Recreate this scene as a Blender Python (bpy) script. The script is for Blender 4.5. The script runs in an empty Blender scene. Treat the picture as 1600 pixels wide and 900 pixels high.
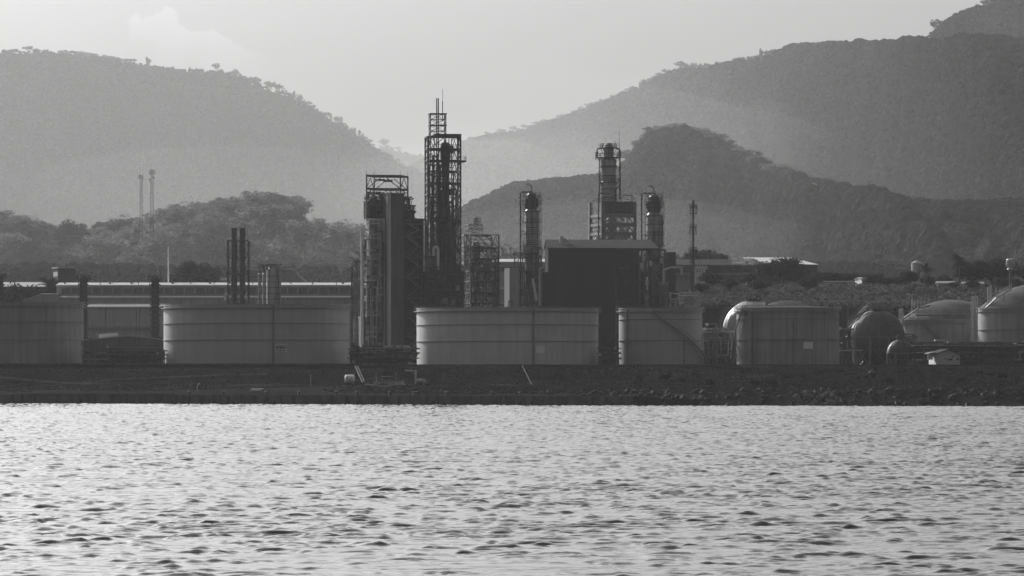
import bpy, math, random
import numpy as np
from mathutils import Vector
R_ = math.radians
random.seed(7); np.random.seed(7)
S = bpy.context.scene
C = S.collection
# ------------------------------------------------------------------ camera
F = 7611.0      # focal length in pixels of the 1600 px wide photograph
H = 7.0         # eye height over the water
HOR = 585.0     # photograph row of the horizon
cam = bpy.data.objects.new('camera', bpy.data.cameras.new('camera')); C.objects.link(cam)
cam.location = (0, 0, H); cam.rotation_euler = (R_(90), 0, 0)
cam.data.sensor_width = 36.0; cam.data.lens = 36.0*F/1600.0
cam.data.shift_y = (HOR-450.0)/1600.0
cam.data.clip_start = 1.0; cam.data.clip_end = 60000.0
S.camera = cam
# ------------------------------------------------------------------ light
SUN_EL, SUN_AZ = 24.0, -30.0          # azimuth from +Y, negative = left
w = bpy.data.worlds.new('World'); S.world = w; w.use_nodes = True
nt = w.node_tree; N = nt.nodes; L = nt.links; N.clear()
sky = N.new('ShaderNodeTexSky'); sky.sky_type = 'NISHITA'; sky.sun_disc = False
sky.sun_elevation = R_(SUN_EL); sky.sun_rotation = R_(SUN_AZ)
sky.dust_density = 10.0; sky.air_density = 1.0; sky.ozone_density = 1.0
bw = N.new('ShaderNodeRGBToBW'); bg = N.new('ShaderNodeBackground'); out = N.new('ShaderNodeOutputWorld')
bg.inputs['Strength'].default_value = 0.104
L.new(sky.outputs[0], bw.inputs[0])
# faint back-lit cumulus low over the left hill: bright edge, by direction of view
tc = N.new('ShaderNodeTexCoord'); sep = N.new('ShaderNodeSeparateXYZ'); L.new(tc.outputs['Generated'], sep.inputs[0])
def mth(op, a, b=None, c=None, clamp=False):
    m = N.new('ShaderNodeMath'); m.operation = op; m.use_clamp = clamp
    for i, v in enumerate((a, b, c)):
        if v is None: continue
        if isinstance(v, (int, float)): m.inputs[i].default_value = v
        else: L.new(v, m.inputs[i])
    return m.outputs[0]
u = mth('DIVIDE', sep.outputs[0], sep.outputs[1]); v = mth('DIVIDE', sep.outputs[2], sep.outputs[1])
cmb = N.new('ShaderNodeCombineXYZ'); L.new(u, cmb.inputs[0]); L.new(v, cmb.inputs[1])
nz = N.new('ShaderNodeTexNoise'); nz.inputs['Scale'].default_value = 75; nz.inputs['Detail'].default_value = 6
nz.inputs['Roughness'].default_value = .55; L.new(cmb.outputs[0], nz.inputs['Vector'])
wob = mth('MULTIPLY', mth('SUBTRACT', nz.outputs[0], .5), .018)
# top edge line of the cloud: v_edge(u); cloud is below it
CU, CV = (235-800)/F, (HOR-10)/F
e1 = mth('SUBTRACT', CV, mth('MULTIPLY', mth('MAXIMUM', mth('SUBTRACT', u, CU), 0), .42))
dv = mth('ADD', mth('SUBTRACT', e1, v), wob)            # >0 inside
lf = N.new('ShaderNodeMapRange'); lf.interpolation_type = 'SMOOTHSTEP'
lf.inputs[1].default_value = (188-800)/F; lf.inputs[2].default_value = (206-800)/F
uu = mth('ADD', u, mth('MULTIPLY', wob, .5)); L.new(uu, lf.inputs[0])
rf = N.new('ShaderNodeMapRange'); rf.interpolation_type = 'SMOOTHSTEP'
rf.inputs[1].default_value = (440-800)/F; rf.inputs[2].default_value = (340-800)/F; L.new(u, rf.inputs[0])
ins = N.new('ShaderNodeMapRange'); ins.interpolation_type = 'SMOOTHSTEP'
ins.inputs[1].default_value = 0; ins.inputs[2].default_value = .0012; L.new(dv, ins.inputs[0])
fade = N.new('ShaderNodeMapRange'); fade.inputs[1].default_value = .0005; fade.inputs[2].default_value = .011
fade.inputs[3].default_value = .17; fade.inputs[4].default_value = -.03; L.new(dv, fade.inputs[0])
cl = mth('MULTIPLY', mth('MULTIPLY', mth('MULTIPLY', ins.outputs[0], lf.outputs[0]), rf.outputs[0]), fade.outputs[0])
nz2 = N.new('ShaderNodeTexNoise'); nz2.inputs['Scale'].default_value = 9; nz2.inputs['Detail'].default_value = 4; L.new(cmb.outputs[0], nz2.inputs['Vector'])
broad = mth('MULTIPLY', mth('SUBTRACT', nz2.outputs[0], .5), .05)
L.new(mth('MULTIPLY', bw.outputs[0], mth('ADD', mth('ADD', cl, 1.0), broad)), bg.inputs['Color'])
L.new(bg.outputs[0], out.inputs[0])
sd = Vector((math.sin(R_(SUN_AZ))*math.cos(R_(SUN_EL)), math.cos(R_(SUN_AZ))*math.cos(R_(SUN_EL)), math.sin(R_(SUN_EL))))
sl = bpy.data.lights.new('sun', 'SUN'); sl.energy = 5.0; sl.angle = R_(.5); sl.color = (1, .995, .985)
so = bpy.data.objects.new('sun', sl); C.objects.link(so); so.rotation_euler = sd.to_track_quat('Z', 'Y').to_euler()
S.view_settings.view_transform = 'Standard'; S.view_settings.look = 'None'
S.view_settings.exposure = 0.1; S.view_settings.gamma = 1.0
S.cycles.use_denoising = True; S.cycles.max_bounces = 6; S.cycles.volume_bounces = 0
S.cycles.diffuse_bounces = 2; S.cycles.glossy_bounces = 3; S.cycles.transparent_max_bounces = 8
HAZE_D, HAZE_G = 2.0e-5, .35
S.cycles.caustics_reflective = False; S.cycles.caustics_refractive = False
# ------------------------------------------------------------------ materials (a monochrome picture: every colour is a grey)
M = {}
def mat(name, base, rough=.7, var=.15, scale=.4, stretch=(1, 1, 1), metal=0.0, spec=.3, bump=0.0, dirt=0.0):
    m = bpy.data.materials.new(name); m.use_nodes = True; n = m.node_tree.nodes; l = m.node_tree.links
    b = n['Principled BSDF']; b.inputs['Roughness'].default_value = rough; b.inputs['Metallic'].default_value = metal
    b.inputs['Specular IOR Level'].default_value = spec
    t = n.new('ShaderNodeTexCoord'); mp = n.new('ShaderNodeMapping'); mp.inputs['Scale'].default_value = [scale*q for q in stretch]
    l.new(t.outputs['Object'], mp.inputs[0]); z = n.new('ShaderNodeTexNoise'); z.inputs['Scale'].default_value = 1; z.inputs['Detail'].default_value = 5
    z.inputs['Roughness'].default_value = .6; l.new(mp.outputs[0], z.inputs['Vector'])
    mr = n.new('ShaderNodeMapRange'); mr.inputs[1].default_value = .25; mr.inputs[2].default_value = .75
    mr.inputs[3].default_value = base*(1-var); mr.inputs[4].default_value = base*(1+var); l.new(z.outputs[0], mr.inputs[0])
    val = mr.outputs[0]
    if dirt:
        z2 = n.new('ShaderNodeTexNoise'); mp2 = n.new('ShaderNodeMapping'); mp2.inputs['Scale'].default_value = (1.1, 1.1, .12)
        l.new(t.outputs['Object'], mp2.inputs[0]); l.new(mp2.outputs[0], z2.inputs['Vector']); z2.inputs['Scale'].default_value = 1; z2.inputs['Detail'].default_value = 4
        m2 = n.new('ShaderNodeMapRange'); m2.inputs[1].default_value = .52; m2.inputs[2].default_value = .68; m2.inputs[3].default_value = 1; m2.inputs[4].default_value = 1-dirt
        l.new(z2.outputs[0], m2.inputs[0]); mm = n.new('ShaderNodeMath'); mm.operation = 'MULTIPLY'; l.new(val, mm.inputs[0]); l.new(m2.outputs[0], mm.inputs[1]); val = mm.outputs[0]
    l.new(val, b.inputs['Base Color'])
    if bump:
        bp = n.new('ShaderNodeBump'); bp.inputs['Strength'].default_value = 1; bp.inputs['Distance'].default_value = bump
        l.new(z.outputs[0], bp.inputs['Height']); l.new(bp.outputs[0], b.inputs['Normal'])
    M[name] = m; return m
def tankmat(name, base, var=.12, streak=.3):
    m = mat(name, base, .5, var, .12); n = m.node_tree.nodes; l = m.node_tree.links; b = n['Principled BSDF']
    src = b.inputs['Base Color'].links[0].from_socket
    t = n.new('ShaderNodeTexCoord'); s = n.new('ShaderNodeSeparateXYZ'); l.new(t.outputs['Object'], s.inputs[0])
    a = n.new('ShaderNodeMath'); a.operation = 'ARCTAN2'; l.new(s.outputs[0], a.inputs[0]); l.new(s.outputs[1], a.inputs[1])
    k = n.new('ShaderNodeMath'); k.operation = 'MULTIPLY'; k.inputs[1].default_value = 24; l.new(a.outputs[0], k.inputs[0])
    c = n.new('ShaderNodeCombineXYZ'); l.new(k.outputs[0], c.inputs[0]); l.new(s.outputs[2], c.inputs[1])
    br = n.new('ShaderNodeTexBrick'); br.inputs['Scale'].default_value = 1; br.inputs['Brick Width'].default_value = 7.5; br.inputs['Row Height'].default_value = 2.4
    br.inputs['Mortar Size'].default_value = .05; br.inputs['Color1'].default_value = (1, 1, 1, 1); br.inputs['Color2'].default_value = (.95, .95, .95, 1); br.inputs['Mortar'].default_value = (.92, .92, .92, 1)
    l.new(c.outputs[0], br.inputs['Vector'])
    mp = n.new('ShaderNodeMapping'); mp.inputs['Scale'].default_value = (.55, .035, 1); l.new(c.outputs[0], mp.inputs[0])
    z = n.new('ShaderNodeTexNoise'); z.inputs['Scale'].default_value = 1; z.inputs['Detail'].default_value = 6; z.inputs['Roughness'].default_value = .65; l.new(mp.outputs[0], z.inputs['Vector'])
    r = n.new('ShaderNodeMapRange'); r.inputs[1].default_value = .35; r.inputs[2].default_value = .7; r.inputs[3].default_value = 1; r.inputs[4].default_value = 1-streak; l.new(z.outputs[0], r.inputs[0])
    m1 = n.new('ShaderNodeMath'); m1.operation = 'MULTIPLY'; l.new(src, m1.inputs[0]); l.new(br.outputs['Color'], m1.inputs[1])
    m2 = n.new('ShaderNodeMath'); m2.operation = 'MULTIPLY'; l.new(m1.outputs[0], m2.inputs[0]); l.new(r.outputs[0], m2.inputs[1])
    l.new(m2.outputs[0], b.inputs['Base Color']); return m
def leafmat(name, base, tr=.35, nscale=.3):
    m = bpy.data.materials.new(name); m.use_nodes = True; n = m.node_tree.nodes; l = m.node_tree.links; n.clear()
    o = n.new('ShaderNodeOutputMaterial'); d = n.new('ShaderNodeBsdfDiffuse'); t = n.new('ShaderNodeBsdfTranslucent'); x = n.new('ShaderNodeMixShader')
    tc = n.new('ShaderNodeTexCoord'); z = n.new('ShaderNodeTexNoise'); z.inputs['Scale'].default_value = nscale; z.inputs['Detail'].default_value = 3; l.new(tc.outputs['Object'], z.inputs['Vector'])
    oi = n.new('ShaderNodeObjectInfo'); mr = n.new('ShaderNodeMapRange'); mr.inputs[1].default_value = .25; mr.inputs[2].default_value = .75
    mr.inputs[3].default_value = base*.6; mr.inputs[4].default_value = base*1.45; l.new(z.outputs[0], mr.inputs[0])
    m2 = n.new('ShaderNodeMapRange'); m2.inputs[3].default_value = .7; m2.inputs[4].default_value = 1.35; l.new(oi.outputs['Random'], m2.inputs[0])
    mm = n.new('ShaderNodeMath'); mm.operation = 'MULTIPLY'; l.new(mr.outputs[0], mm.inputs[0]); l.new(m2.outputs[0], mm.inputs[1])
    l.new(mm.outputs[0], d.inputs[0]); l.new(mm.outputs[0], t.inputs[0]); x.inputs[0].default_value = tr
    l.new(d.outputs[0], x.inputs[1]); l.new(t.outputs[0], x.inputs[2]); l.new(x.outputs[0], o.inputs[0]); M[name] = m
TK = .42
tankmat('tank', TK*1.1, .12, .16); tankmat('tank_pale', TK*1.4, .12, .18); tankmat('tank_worn', TK*.9, .18, .42)
mat('tank_rim', .3, .6, .1); mat('girder', .18, .7, .15)
mat('steel_dark', .07, .6, .3, .8); mat('steel', .16, .55, .3, .8); mat('steel_pale', .48, .5, .2, .8)
mat('vessel', .34, .45, .3, .5, (1, 1, .25), dirt=.55); mat('vessel_dark', .12, .5, .3, .5, dirt=.4)
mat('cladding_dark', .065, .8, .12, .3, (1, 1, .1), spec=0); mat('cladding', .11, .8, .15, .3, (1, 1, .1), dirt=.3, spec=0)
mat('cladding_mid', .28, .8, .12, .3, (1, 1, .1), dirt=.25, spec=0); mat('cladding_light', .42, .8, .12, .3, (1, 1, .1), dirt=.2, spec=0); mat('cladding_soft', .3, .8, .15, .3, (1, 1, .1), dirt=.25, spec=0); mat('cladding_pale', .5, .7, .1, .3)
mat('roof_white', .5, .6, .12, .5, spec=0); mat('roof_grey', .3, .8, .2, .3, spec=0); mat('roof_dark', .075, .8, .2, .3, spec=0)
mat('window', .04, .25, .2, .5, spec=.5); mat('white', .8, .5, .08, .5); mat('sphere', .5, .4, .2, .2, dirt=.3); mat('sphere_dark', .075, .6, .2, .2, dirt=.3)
mat('concrete', .13, .85, .3, .25, bump=.05, dirt=.4, spec=0); mat('bund', .09, .9, .3, .2, dirt=.3, spec=0)
mat('wood', .1, .8, .3, .7); mat('bark', .07, .9, .3, 1.5); mat('ink', .02, .8, .1, 1)
mat('rock_pale', .13, .9, .5, .8, bump=.1, spec=0); mat('dome_grey', .15, .7, .2, .3, dirt=.3, spec=0)
mat('rock', .06, .9, .5, .8, bump=.1)
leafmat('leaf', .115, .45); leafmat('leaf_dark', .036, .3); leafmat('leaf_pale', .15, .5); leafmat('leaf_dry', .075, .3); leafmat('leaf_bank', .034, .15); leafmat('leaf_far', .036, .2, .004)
# ------------------------------------------------------------------ mesh helpers
def P(px, py, Y): return Vector(((px-800)/F*Y, Y, H+(HOR-py)/F*Y))
class MB:
    def __init__(s): s.v = []; s.f = []
    def add(s, vs, fs):
        o = len(s.v); s.v += [tuple(p) for p in vs]; s.f += [tuple(i+o for i in f) for f in fs]
    def box(s, x0, x1, y0, y1, z0, z1):
        s.add([(x0,y0,z0),(x1,y0,z0),(x1,y1,z0),(x0,y1,z0),(x0,y0,z1),(x1,y0,z1),(x1,y1,z1),(x0,y1,z1)],
              [(0,3,2,1),(4,5,6,7),(0,1,5,4),(1,2,6,5),(2,3,7,6),(3,0,4,7)])
    def bar(s, p, q, r=.1, n=4, r2=None):
        p = Vector(p); q = Vector(q); d = q-p
        if d.length < 1e-5: return
        z = d.normalized(); a = Vector((0,0,1)) if abs(z.z) < .9 else Vector((0,1,0)); x = z.cross(a).normalized(); y = z.cross(x)
        r2 = r if r2 is None else r2; vs = []
        for c, rr in ((p, r), (q, r2)):
            for i in range(n):
                t = 2*math.pi*(i+.5)/n; vs.append(c+x*math.cos(t)*rr+y*math.sin(t)*rr)
        s.add(vs, [(i,(i+1)%n,n+(i+1)%n,n+i) for i in range(n)]+[tuple(range(n))[::-1], tuple(range(n,2*n))])
    def path(s, pts, r=.1, n=6):
        for a, b in zip(pts[:-1], pts[1:]): s.bar(a, b, r, n)
    def lathe(s, prof, n=48, cx=0, cy=0, a0=0, a1=None):     # prof: (radius, z) pairs
        full = a1 is None; a1 = a0+2*math.pi if full else a1; m = n if full else n+1; vs = []; fs = []
        for r, z in prof:
            for i in range(m):
                t = a0+(a1-a0)*i/n; vs.append((cx+r*math.sin(t), cy-r*math.cos(t), z))
        for j in range(len(prof)-1):
            for i in range(n):
                k = (i+1) % m; fs.append((j*m+i, j*m+k, (j+1)*m+k, (j+1)*m+i))
        s.add(vs, fs)
    def cyl(s, r, z0, z1, n=32, cx=0, cy=0): s.lathe([(.001,z0),(r,z0),(r,z1),(.001,z1)], n, cx, cy)
    def ring(s, r0, r1, z0, z1, n=48, cx=0, cy=0): s.lathe([(r0,z0),(r1,z0),(r1,z1),(r0,z1),(r0,z0)], n, cx, cy)
    def sphere(s, c, r, n=24, m=14):
        s.lathe([(max(.001, r*math.cos(-math.pi/2+math.pi*j/m)), c[2]+r*math.sin(-math.pi/2+math.pi*j/m)) for j in range(m+1)], n, c[0], c[1])
    def prism(s, poly, y0, y1):         # poly in x,z (counter-clockwise from the front)
        n = len(poly); s.add([(x,y0,z) for x, z in poly]+[(x,y1,z) for x, z in poly],
            [tuple(range(n)), tuple(range(n,2*n))[::-1]]+[((i+1)%n,i,n+i,n+(i+1)%n) for i in range(n)])
    def rails(s, pts, h=1.1, r=.05, step=1.8, closed=False):
        pts = [Vector(p) for p in pts]
        if closed: pts.append(pts[0])
        for a, b in zip(pts[:-1], pts[1:]):
            s.bar(a+Vector((0,0,h)), b+Vector((0,0,h)), r); s.bar(a+Vector((0,0,h*.5)), b+Vector((0,0,h*.5)), r*.8)
            k = max(1, int((b-a).length/step))
            for i in range(k): q = a.lerp(b, i/k); s.bar(q, q+Vector((0,0,h)), r)
        s.bar(pts[-1], pts[-1]+Vector((0,0,h)), r)
    def ringrail(s, r, z, n=16, cx=0, cy=0, h=1.1, t=.05, a0=0, a1=None):
        full = a1 is None; a1 = a0+2*math.pi if full else a1
        pts = [(cx+r*math.sin(a0+(a1-a0)*i/n), cy-r*math.cos(a0+(a1-a0)*i/n), z) for i in range(n+1)]
        for a, b in zip(pts[:-1], pts[1:]):
            for hh in (h, h*.5): s.bar((a[0],a[1],a[2]+hh), (b[0],b[1],b[2]+hh), t)
            s.bar(a, (a[0],a[1],a[2]+h), t)
    def ladder(s, x, y, z0, z1, wd=.6, cage=True):
        for k in (-1, 1): s.bar((x+k*wd/2,y,z0), (x+k*wd/2,y,z1), .06)
        z = z0
        while z < z1: s.bar((x-wd/2,y,z), (x+wd/2,y,z), .035); z += .6
        if cage:
            z = z0+2
            while z < z1:
                s.bar((x-wd*.7,y-.35,z), (x+wd*.7,y-.35,z), .04); s.bar((x-wd*.7,y,z), (x-wd*.7,y-.35,z), .04); s.bar((x+wd*.7,y,z), (x+wd*.7,y-.35,z), .04); z += 1.5
    def brace(s, x0, x1, y0, y1, zs, r=.12, rb=None, pat='X', faces='fblr'):
        rb = rb or r*.7; cs = [((x0,y0),(x1,y0),'f'),((x1,y0),(x1,y1),'r'),((x1,y1),(x0,y1),'b'),((x0,y1),(x0,y0),'l')]
        for z in zs:
            for a, b, f in cs:
                if f in faces: s.bar((*a,z), (*b,z), r)
        for z0, z1 in zip(zs[:-1], zs[1:]):
            for a, b, f in cs:
                if f not in faces: continue
                m = ((a[0]+b[0])/2, (a[1]+b[1])/2)
                if pat == 'X': s.bar((*a,z0), (*b,z1), rb); s.bar((*b,z0), (*a,z1), rb)
                elif pat == 'K': s.bar((*a,z0), (*m,z1), rb); s.bar((*b,z0), (*m,z1), rb)
                elif pat == 'V': s.bar((*a,z1), (*m,z0), rb); s.bar((*b,z1), (*m,z0), rb)
                elif pat == 'Z': s.bar((*a,z0), (*b,z1), rb)
    def build(s, name, m, parent=None, loc=None, smooth=True):
        me = bpy.data.meshes.new(name); me.from_pydata(s.v, [], s.f); me.update()
        me.materials.append(M[m]) if isinstance(m, str) else me.materials.append(m)
        if smooth:
            me.polygons.foreach_set('use_smooth', [True]*len(me.polygons)); me.set_sharp_from_angle(angle=R_(33))
        o = bpy.data.objects.new(name, me); C.objects.link(o)
        if parent is not None: o.parent = parent
        if loc is not None: o.location = loc
        return o
def tag(o, label=None, cat=None, group=None, kind=None):
    if label and not 4 <= len(label.split()) <= 16: print('LABELLEN', len(label.split()), label)
    if label: o['label'] = label
    if cat: o['category'] = cat
    if group: o['group'] = group
    if kind: o['kind'] = kind
    return o
class Th:                                # a thing: an Empty at its base, px/py = photograph pixel of its base, Y = metres away
    def __init__(s, name, label, cat, px, py, Y, group=None, rot=0, z=None):
        s.px = px; s.Y = Y; s.s = Y/F; p = P(px, py, Y); s.py = py
        if z is not None: p.z = z; s.py = HOR-(z-H)*F/Y
        s.o = bpy.data.objects.new(name, None); C.objects.link(s.o); s.o.location = p; s.o.rotation_euler = (0,0,rot); s.o.empty_display_size = 1
        tag(s.o, label, cat, group)
    def X(s, px): return (px-s.px)*s.s
    def Z(s, py): return (s.py-py)*s.s
    def part(s, name, mb, m, parent=None, label=None, smooth=True):
        o = mb.build(name, m, parent or s.o, smooth=smooth)
        if label: o['label'] = label
        return o
def copy_thing(root, loc, rot, scale, label=None, group=None):
    r = root.copy(); C.objects.link(r); r.location = loc; r.rotation_euler = (0,0,rot); r.scale = scale
    if label: r['label'] = label
    if group: r['group'] = group
    for ch in list(root.children):
        c = ch.copy(); C.objects.link(c); c.parent = r
        for g in list(ch.children): d = g.copy(); C.objects.link(d); d.parent = c
    return r
def nmesh(name, v, f, m):               # big meshes from numpy: v (n,3), f (k,3|4)
    me = bpy.data.meshes.new(name); k = f.shape[1]
    me.vertices.add(len(v)); me.vertices.foreach_set('co', np.ascontiguousarray(v, dtype=np.float32).ravel())
    me.loops.add(f.size); me.loops.foreach_set('vertex_index', np.ascontiguousarray(f, dtype=np.int32).ravel())
    me.polygons.add(len(f)); me.polygons.foreach_set('loop_start', np.arange(0, f.size, k, dtype=np.int32))
    me.update(calc_edges=True); me.materials.append(M[m] if isinstance(m, str) else m)
    o = bpy.data.objects.new(name, me); C.objects.link(o); return o
def gridfaces(nr, nc):
    i = np.arange(nr-1)[:, None]*nc+np.arange(nc-1)[None, :]; i = i.ravel()
    return np.stack([i, i+1, i+nc+1, i+nc], 1)
def vnoise(x, y, seed=0):                # value noise, arrays
    xi = np.floor(x); yi = np.floor(y); fx = x-xi; fy = y-yi; fx = fx*fx*(3-2*fx); fy = fy*fy*(3-2*fy)
    def h(a, b):
        t = np.sin(a*127.1+b*311.7+seed*74.7)*43758.5453; return t-np.floor(t)
    return (h(xi,yi)*(1-fx)+h(xi+1,yi)*fx)*(1-fy)+(h(xi,yi+1)*(1-fx)+h(xi+1,yi+1)*fx)*fy
def fbm(x, y, o=4, seed=0):
    t = 0; a = .5
    for i in range(o): t = t+a*(vnoise(x*2**i, y*2**i, seed+i)-.5)*2; a *= .5
    return t
def sstep(a, b, x): t = np.clip((x-a)/(b-a), 0, 1); return t*t*(3-2*t)
# ------------------------------------------------------------------ water
def shoreY(x): return np.interp(x, [-400, -123, -62, 24, 112, 400], [1195, 1171, 1146, 1088, 1055, 1010])
rows = [15.]
while rows[-1] < 1215:
    y = rows[-1]; rows.append(y+(6. if y < 135 else .11+.32*((y-135)/1050)**1.1))
rows = np.array(rows)
cols = np.concatenate([np.tan(np.radians(np.array([-75,-60,-45,-30,-20,-12,-9]))), np.linspace(-math.tan(R_(7.4)), math.tan(R_(7.4)), 1500), np.tan(np.radians(np.array([9,12,20,30,45,60,75])))])
Yg, Tg = np.meshgrid(rows, cols, indexing='ij'); Xg = ((Yg+130)*Tg).astype(np.float32); Yg = Yg.astype(np.float32)
SW_LONG, SW_SHORT = .006, .034
rng = np.random.default_rng(3); Zg = np.zeros_like(Xg)
Zl = np.zeros_like(Xg)                     # wavelets, bunched into patches by an envelope
NW = 92; lam = np.exp(rng.uniform(math.log(.24), math.log(7.), NW)); th = rng.normal(0, .27, NW)*np.where(lam < 1.3, .75, 1)+.05
for l_, t_ in zip(lam, th):
    k = 2*math.pi/l_; ph = (k*(math.cos(t_)*Yg+math.sin(t_)*Xg)).astype(np.float32)+np.float32(rng.uniform(0, 6.28))
    s_ = np.sin(ph)
    if l_ > 3.2: Zg += (SW_LONG/k)*(s_+.3*s_*s_)
    else: Zl += (SW_SHORT*(2.1 if l_ < 1.0 else .42)/k)*(s_+.4*s_*s_)
env = fbm(Xg/1.9, Yg/.9, 3, 21)+.25*fbm(Xg/26, Yg/20, 2, 33)
env = (.24+2.5*np.clip(env-.02, 0, .42)**1.1).astype(np.float32)
Zg += Zl*env
del Zl, env
gust = 1+.4*fbm(Xg/60, Yg/120, 3, 5)
Zg *= gust*np.where(np.abs(Tg) > math.tan(R_(7.5)), 0, 1)
Vw = np.stack([Xg.ravel(), Yg.ravel(), Zg.ravel()], 1)
wm = bpy.data.materials.new('sea_water'); wm.use_nodes = True; n = wm.node_tree.nodes; l = wm.node_tree.links; b = n['Principled BSDF']
b.inputs['Base Color'].default_value = (.05, .05, .05, 1); b.inputs['Roughness'].default_value = .06; b.inputs['IOR'].default_value = 1.34
t = n.new('ShaderNodeTexCoord'); z = n.new('ShaderNodeTexNoise'); z.inputs['Scale'].default_value = 2.6; z.inputs['Detail'].default_value = 5; l.new(t.outputs['Object'], z.inputs['Vector'])
bp = n.new('ShaderNodeBump'); bp.inputs['Distance'].default_value = .012; bp.inputs['Strength'].default_value = .8; l.new(z.outputs[0], bp.inputs['Height']); l.new(bp.outputs[0], b.inputs['Normal']); M['water'] = wm
wo = nmesh('water', Vw, gridfaces(len(rows), len(cols)), 'water'); wo.data.polygons.foreach_set('use_smooth', np.ones(len(wo.data.polygons), dtype=bool))
tag(wo, kind='structure')
del Vw, Xg, Yg, Tg, Zg
# ------------------------------------------------------------------ ground
def gz(x, y):
    x = np.asarray(x, dtype=float); y = np.asarray(y, dtype=float); sh = shoreY(x)
    d = y-sh; rt = sstep(20, 60, x*1155/y)                                   # scrubby bank on the right
    quay = np.where(d < .4, -3.0, 2.1+.045*np.clip(d, 0, 60))
    bank = np.clip(d*.30, -3, 3.2)+.035*np.clip(d-10, 0, 200)
    z = quay*(1-rt)+bank*rt
    z = z+(8.5-z)*sstep(1214, 1232, y)*(d > 10)
    z = z+(9.5-z)*sstep(1237, 1241, y)
    lf = sstep(1380, 1590, y)*10.5+sstep(1700, 2400, y)*20
    ri = sstep(1440, 1460, y)*18+sstep(1470, 1620, y)*8+sstep(1650, 1760, y)*5
    k = sstep(38, 58, x*1450/y)
    z = z+lf*(1-k)+ri*k
    z = z+(d > 12)*.35*fbm(x/9, y/9, 3, 11)*np.where(y > 1236, .3, 1)*np.where((y > 1236) & (y < 1430), .2, 1)
    return z
gy = np.concatenate([[1000], np.arange(1040, 1240, 1.5), np.arange(1240, 1480, 3), np.arange(1480, 1800, 8), np.arange(1800, 3000, 60), [3500, 5000, 9000, 30000]])
gx = np.concatenate([[-15000, -4000, -1500, -700, -500], np.arange(-400, 401, 2.5), [500, 700, 1500, 4000, 15000]])
GY, GX = np.meshgrid(gy, gx, indexing='ij'); GZ = gz(GX, GY)
mat('earth', .024, .95, .45, .12, bump=.3, spec=0)
g = nmesh('ground', np.stack([GX.ravel(), GY.ravel(), GZ.ravel()], 1), gridfaces(len(gy), len(gx)), 'earth'); tag(g, kind='structure')
def gat(x, y): return float(gz(x, y))
sb = MB(); sb.box(-20000, 20000, -2000, 1200, -6.2, -6); s_ = sb.build('sea_bed', 'earth'); tag(s_, kind='structure')
# dirt tracks on the terrace
mat('track', .055, .95, .3, .3, spec=0)
def track(pts, wd):
    v = []; f = []
    for (px, Y) in pts:
        x = (px-800)/F*Y; v += [(x, Y-wd/2, gat(x, Y-wd/2)+.06), (x, Y+wd/2, gat(x, Y+wd/2)+.06)]
    for i in range(len(pts)-1): f.append((2*i, 2*i+2, 2*i+3, 2*i+1))
    m = MB(); m.add(v, f); o = m.build('track', 'track'); tag(o, kind='structure')
track([(-60+i*12, 1226-i*.62) for i in range(30)], 1.6)
track([(130+i*12, 1218+6*math.sin(i/24*1.5)) for i in range(25)], 1.2)
track([(-300+i*20, 1234.7) for i in range(110)], 2.6)
# ------------------------------------------------------------------ hills
HB = {}
def hill(name, crest, yc, foot, zf, thick=1.0, seed=0, nx=260, nv=70, gully=.09, p=1.15):
    cx = np.array([c[0] for c in crest], float); cy = np.array([c[1] for c in crest], float)
    px = np.linspace(cx[0], cx[-1], nx); Yc = np.interp(px, *zip(*yc)); Yf = np.interp(px, *zip(*foot))
    Zc = H+(HOR-np.interp(px, cx, cy))/F*Yc; Xc = (px-800)/F*Yc
    v = np.linspace(0, 1.7, nv)[:, None]                     # 0 foot, 1 crest, beyond = back slope
    t = np.clip(v, 0, 1); bk = np.clip(v-1, 0, 1)
    Y = Yf+(Yc-Yf)*v; X = Xc[None, :]*np.ones_like(v)*(.85+.15*np.clip(v, 0, 1))
    prof = np.sin(t*math.pi/2)**p
    Z = zf+(Zc-zf)*prof-(Zc-zf)*bk*1.1
    pw = px[None, :]+25*fbm(px[None, :]/70, v*3, 2, seed+4)                # gullies run down the slope
    rid = 1-np.abs(fbm(pw/85, v*1.1+pw/400, 3, seed))*2.2
    env = np.clip(t*3, 0, 1)*(1-t)**1.2*2.0
    Z = Z-(Zc-zf)*gully*2.6*(1-rid)*env
    Z = Z+(Zc-zf)*gully*.5*fbm(px[None, :]/22, v*9, 3, seed+9)*env
    o = nmesh(name, np.stack([X.ravel(), Y.ravel(), Z.ravel()], 1), gridfaces(nv, nx), 'hill'); tag(o, kind='structure')
    o.data.polygons.foreach_set('use_smooth', np.ones(len(o.data.polygons), dtype=bool))
    HB[name] = (px, v[:, 0], X, Y, Z); return o
mat('hill', .012, .95, .3, .01, spec=0)
hill('hill_left', [(-700,150),(-300,110),(-80,88),(0,84),(60,85),(120,88),(200,99),(260,110),(340,115),(400,135),(450,152),(490,175),(530,198),(560,218),(590,240),(640,262),(700,300),(780,345),(900,420)],
     [(-700,14500),(900,14500)], [(-700,12300),(900,12800)], 20, seed=1)
hill('hill_saddle', [(420,300),(520,262),(580,236),(600,230),(625,238),(660,244),(720,246),(800,250),(900,300)], [(0,21000),(1000,21000)], [(0,19500),(1000,19500)], 60, seed=2, nx=100, nv=30)
hill('hill_right', [(520,330),(600,282),(650,256),(700,232),(760,216),(830,202),(880,187),(950,162),(1000,138),(1055,112),(1110,109),(1170,100),(1230,80),(1290,78),(1380,77),(1460,74),(1600,80),(1800,70),(2200,90)],
     [(520,19000),(900,15500),(1200,9000),(1500,4900),(2200,4200)], [(520,16500),(900,12500),(1200,6600),(1500,3400),(2200,3000)], 25, seed=3, nx=300, nv=80)
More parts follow.
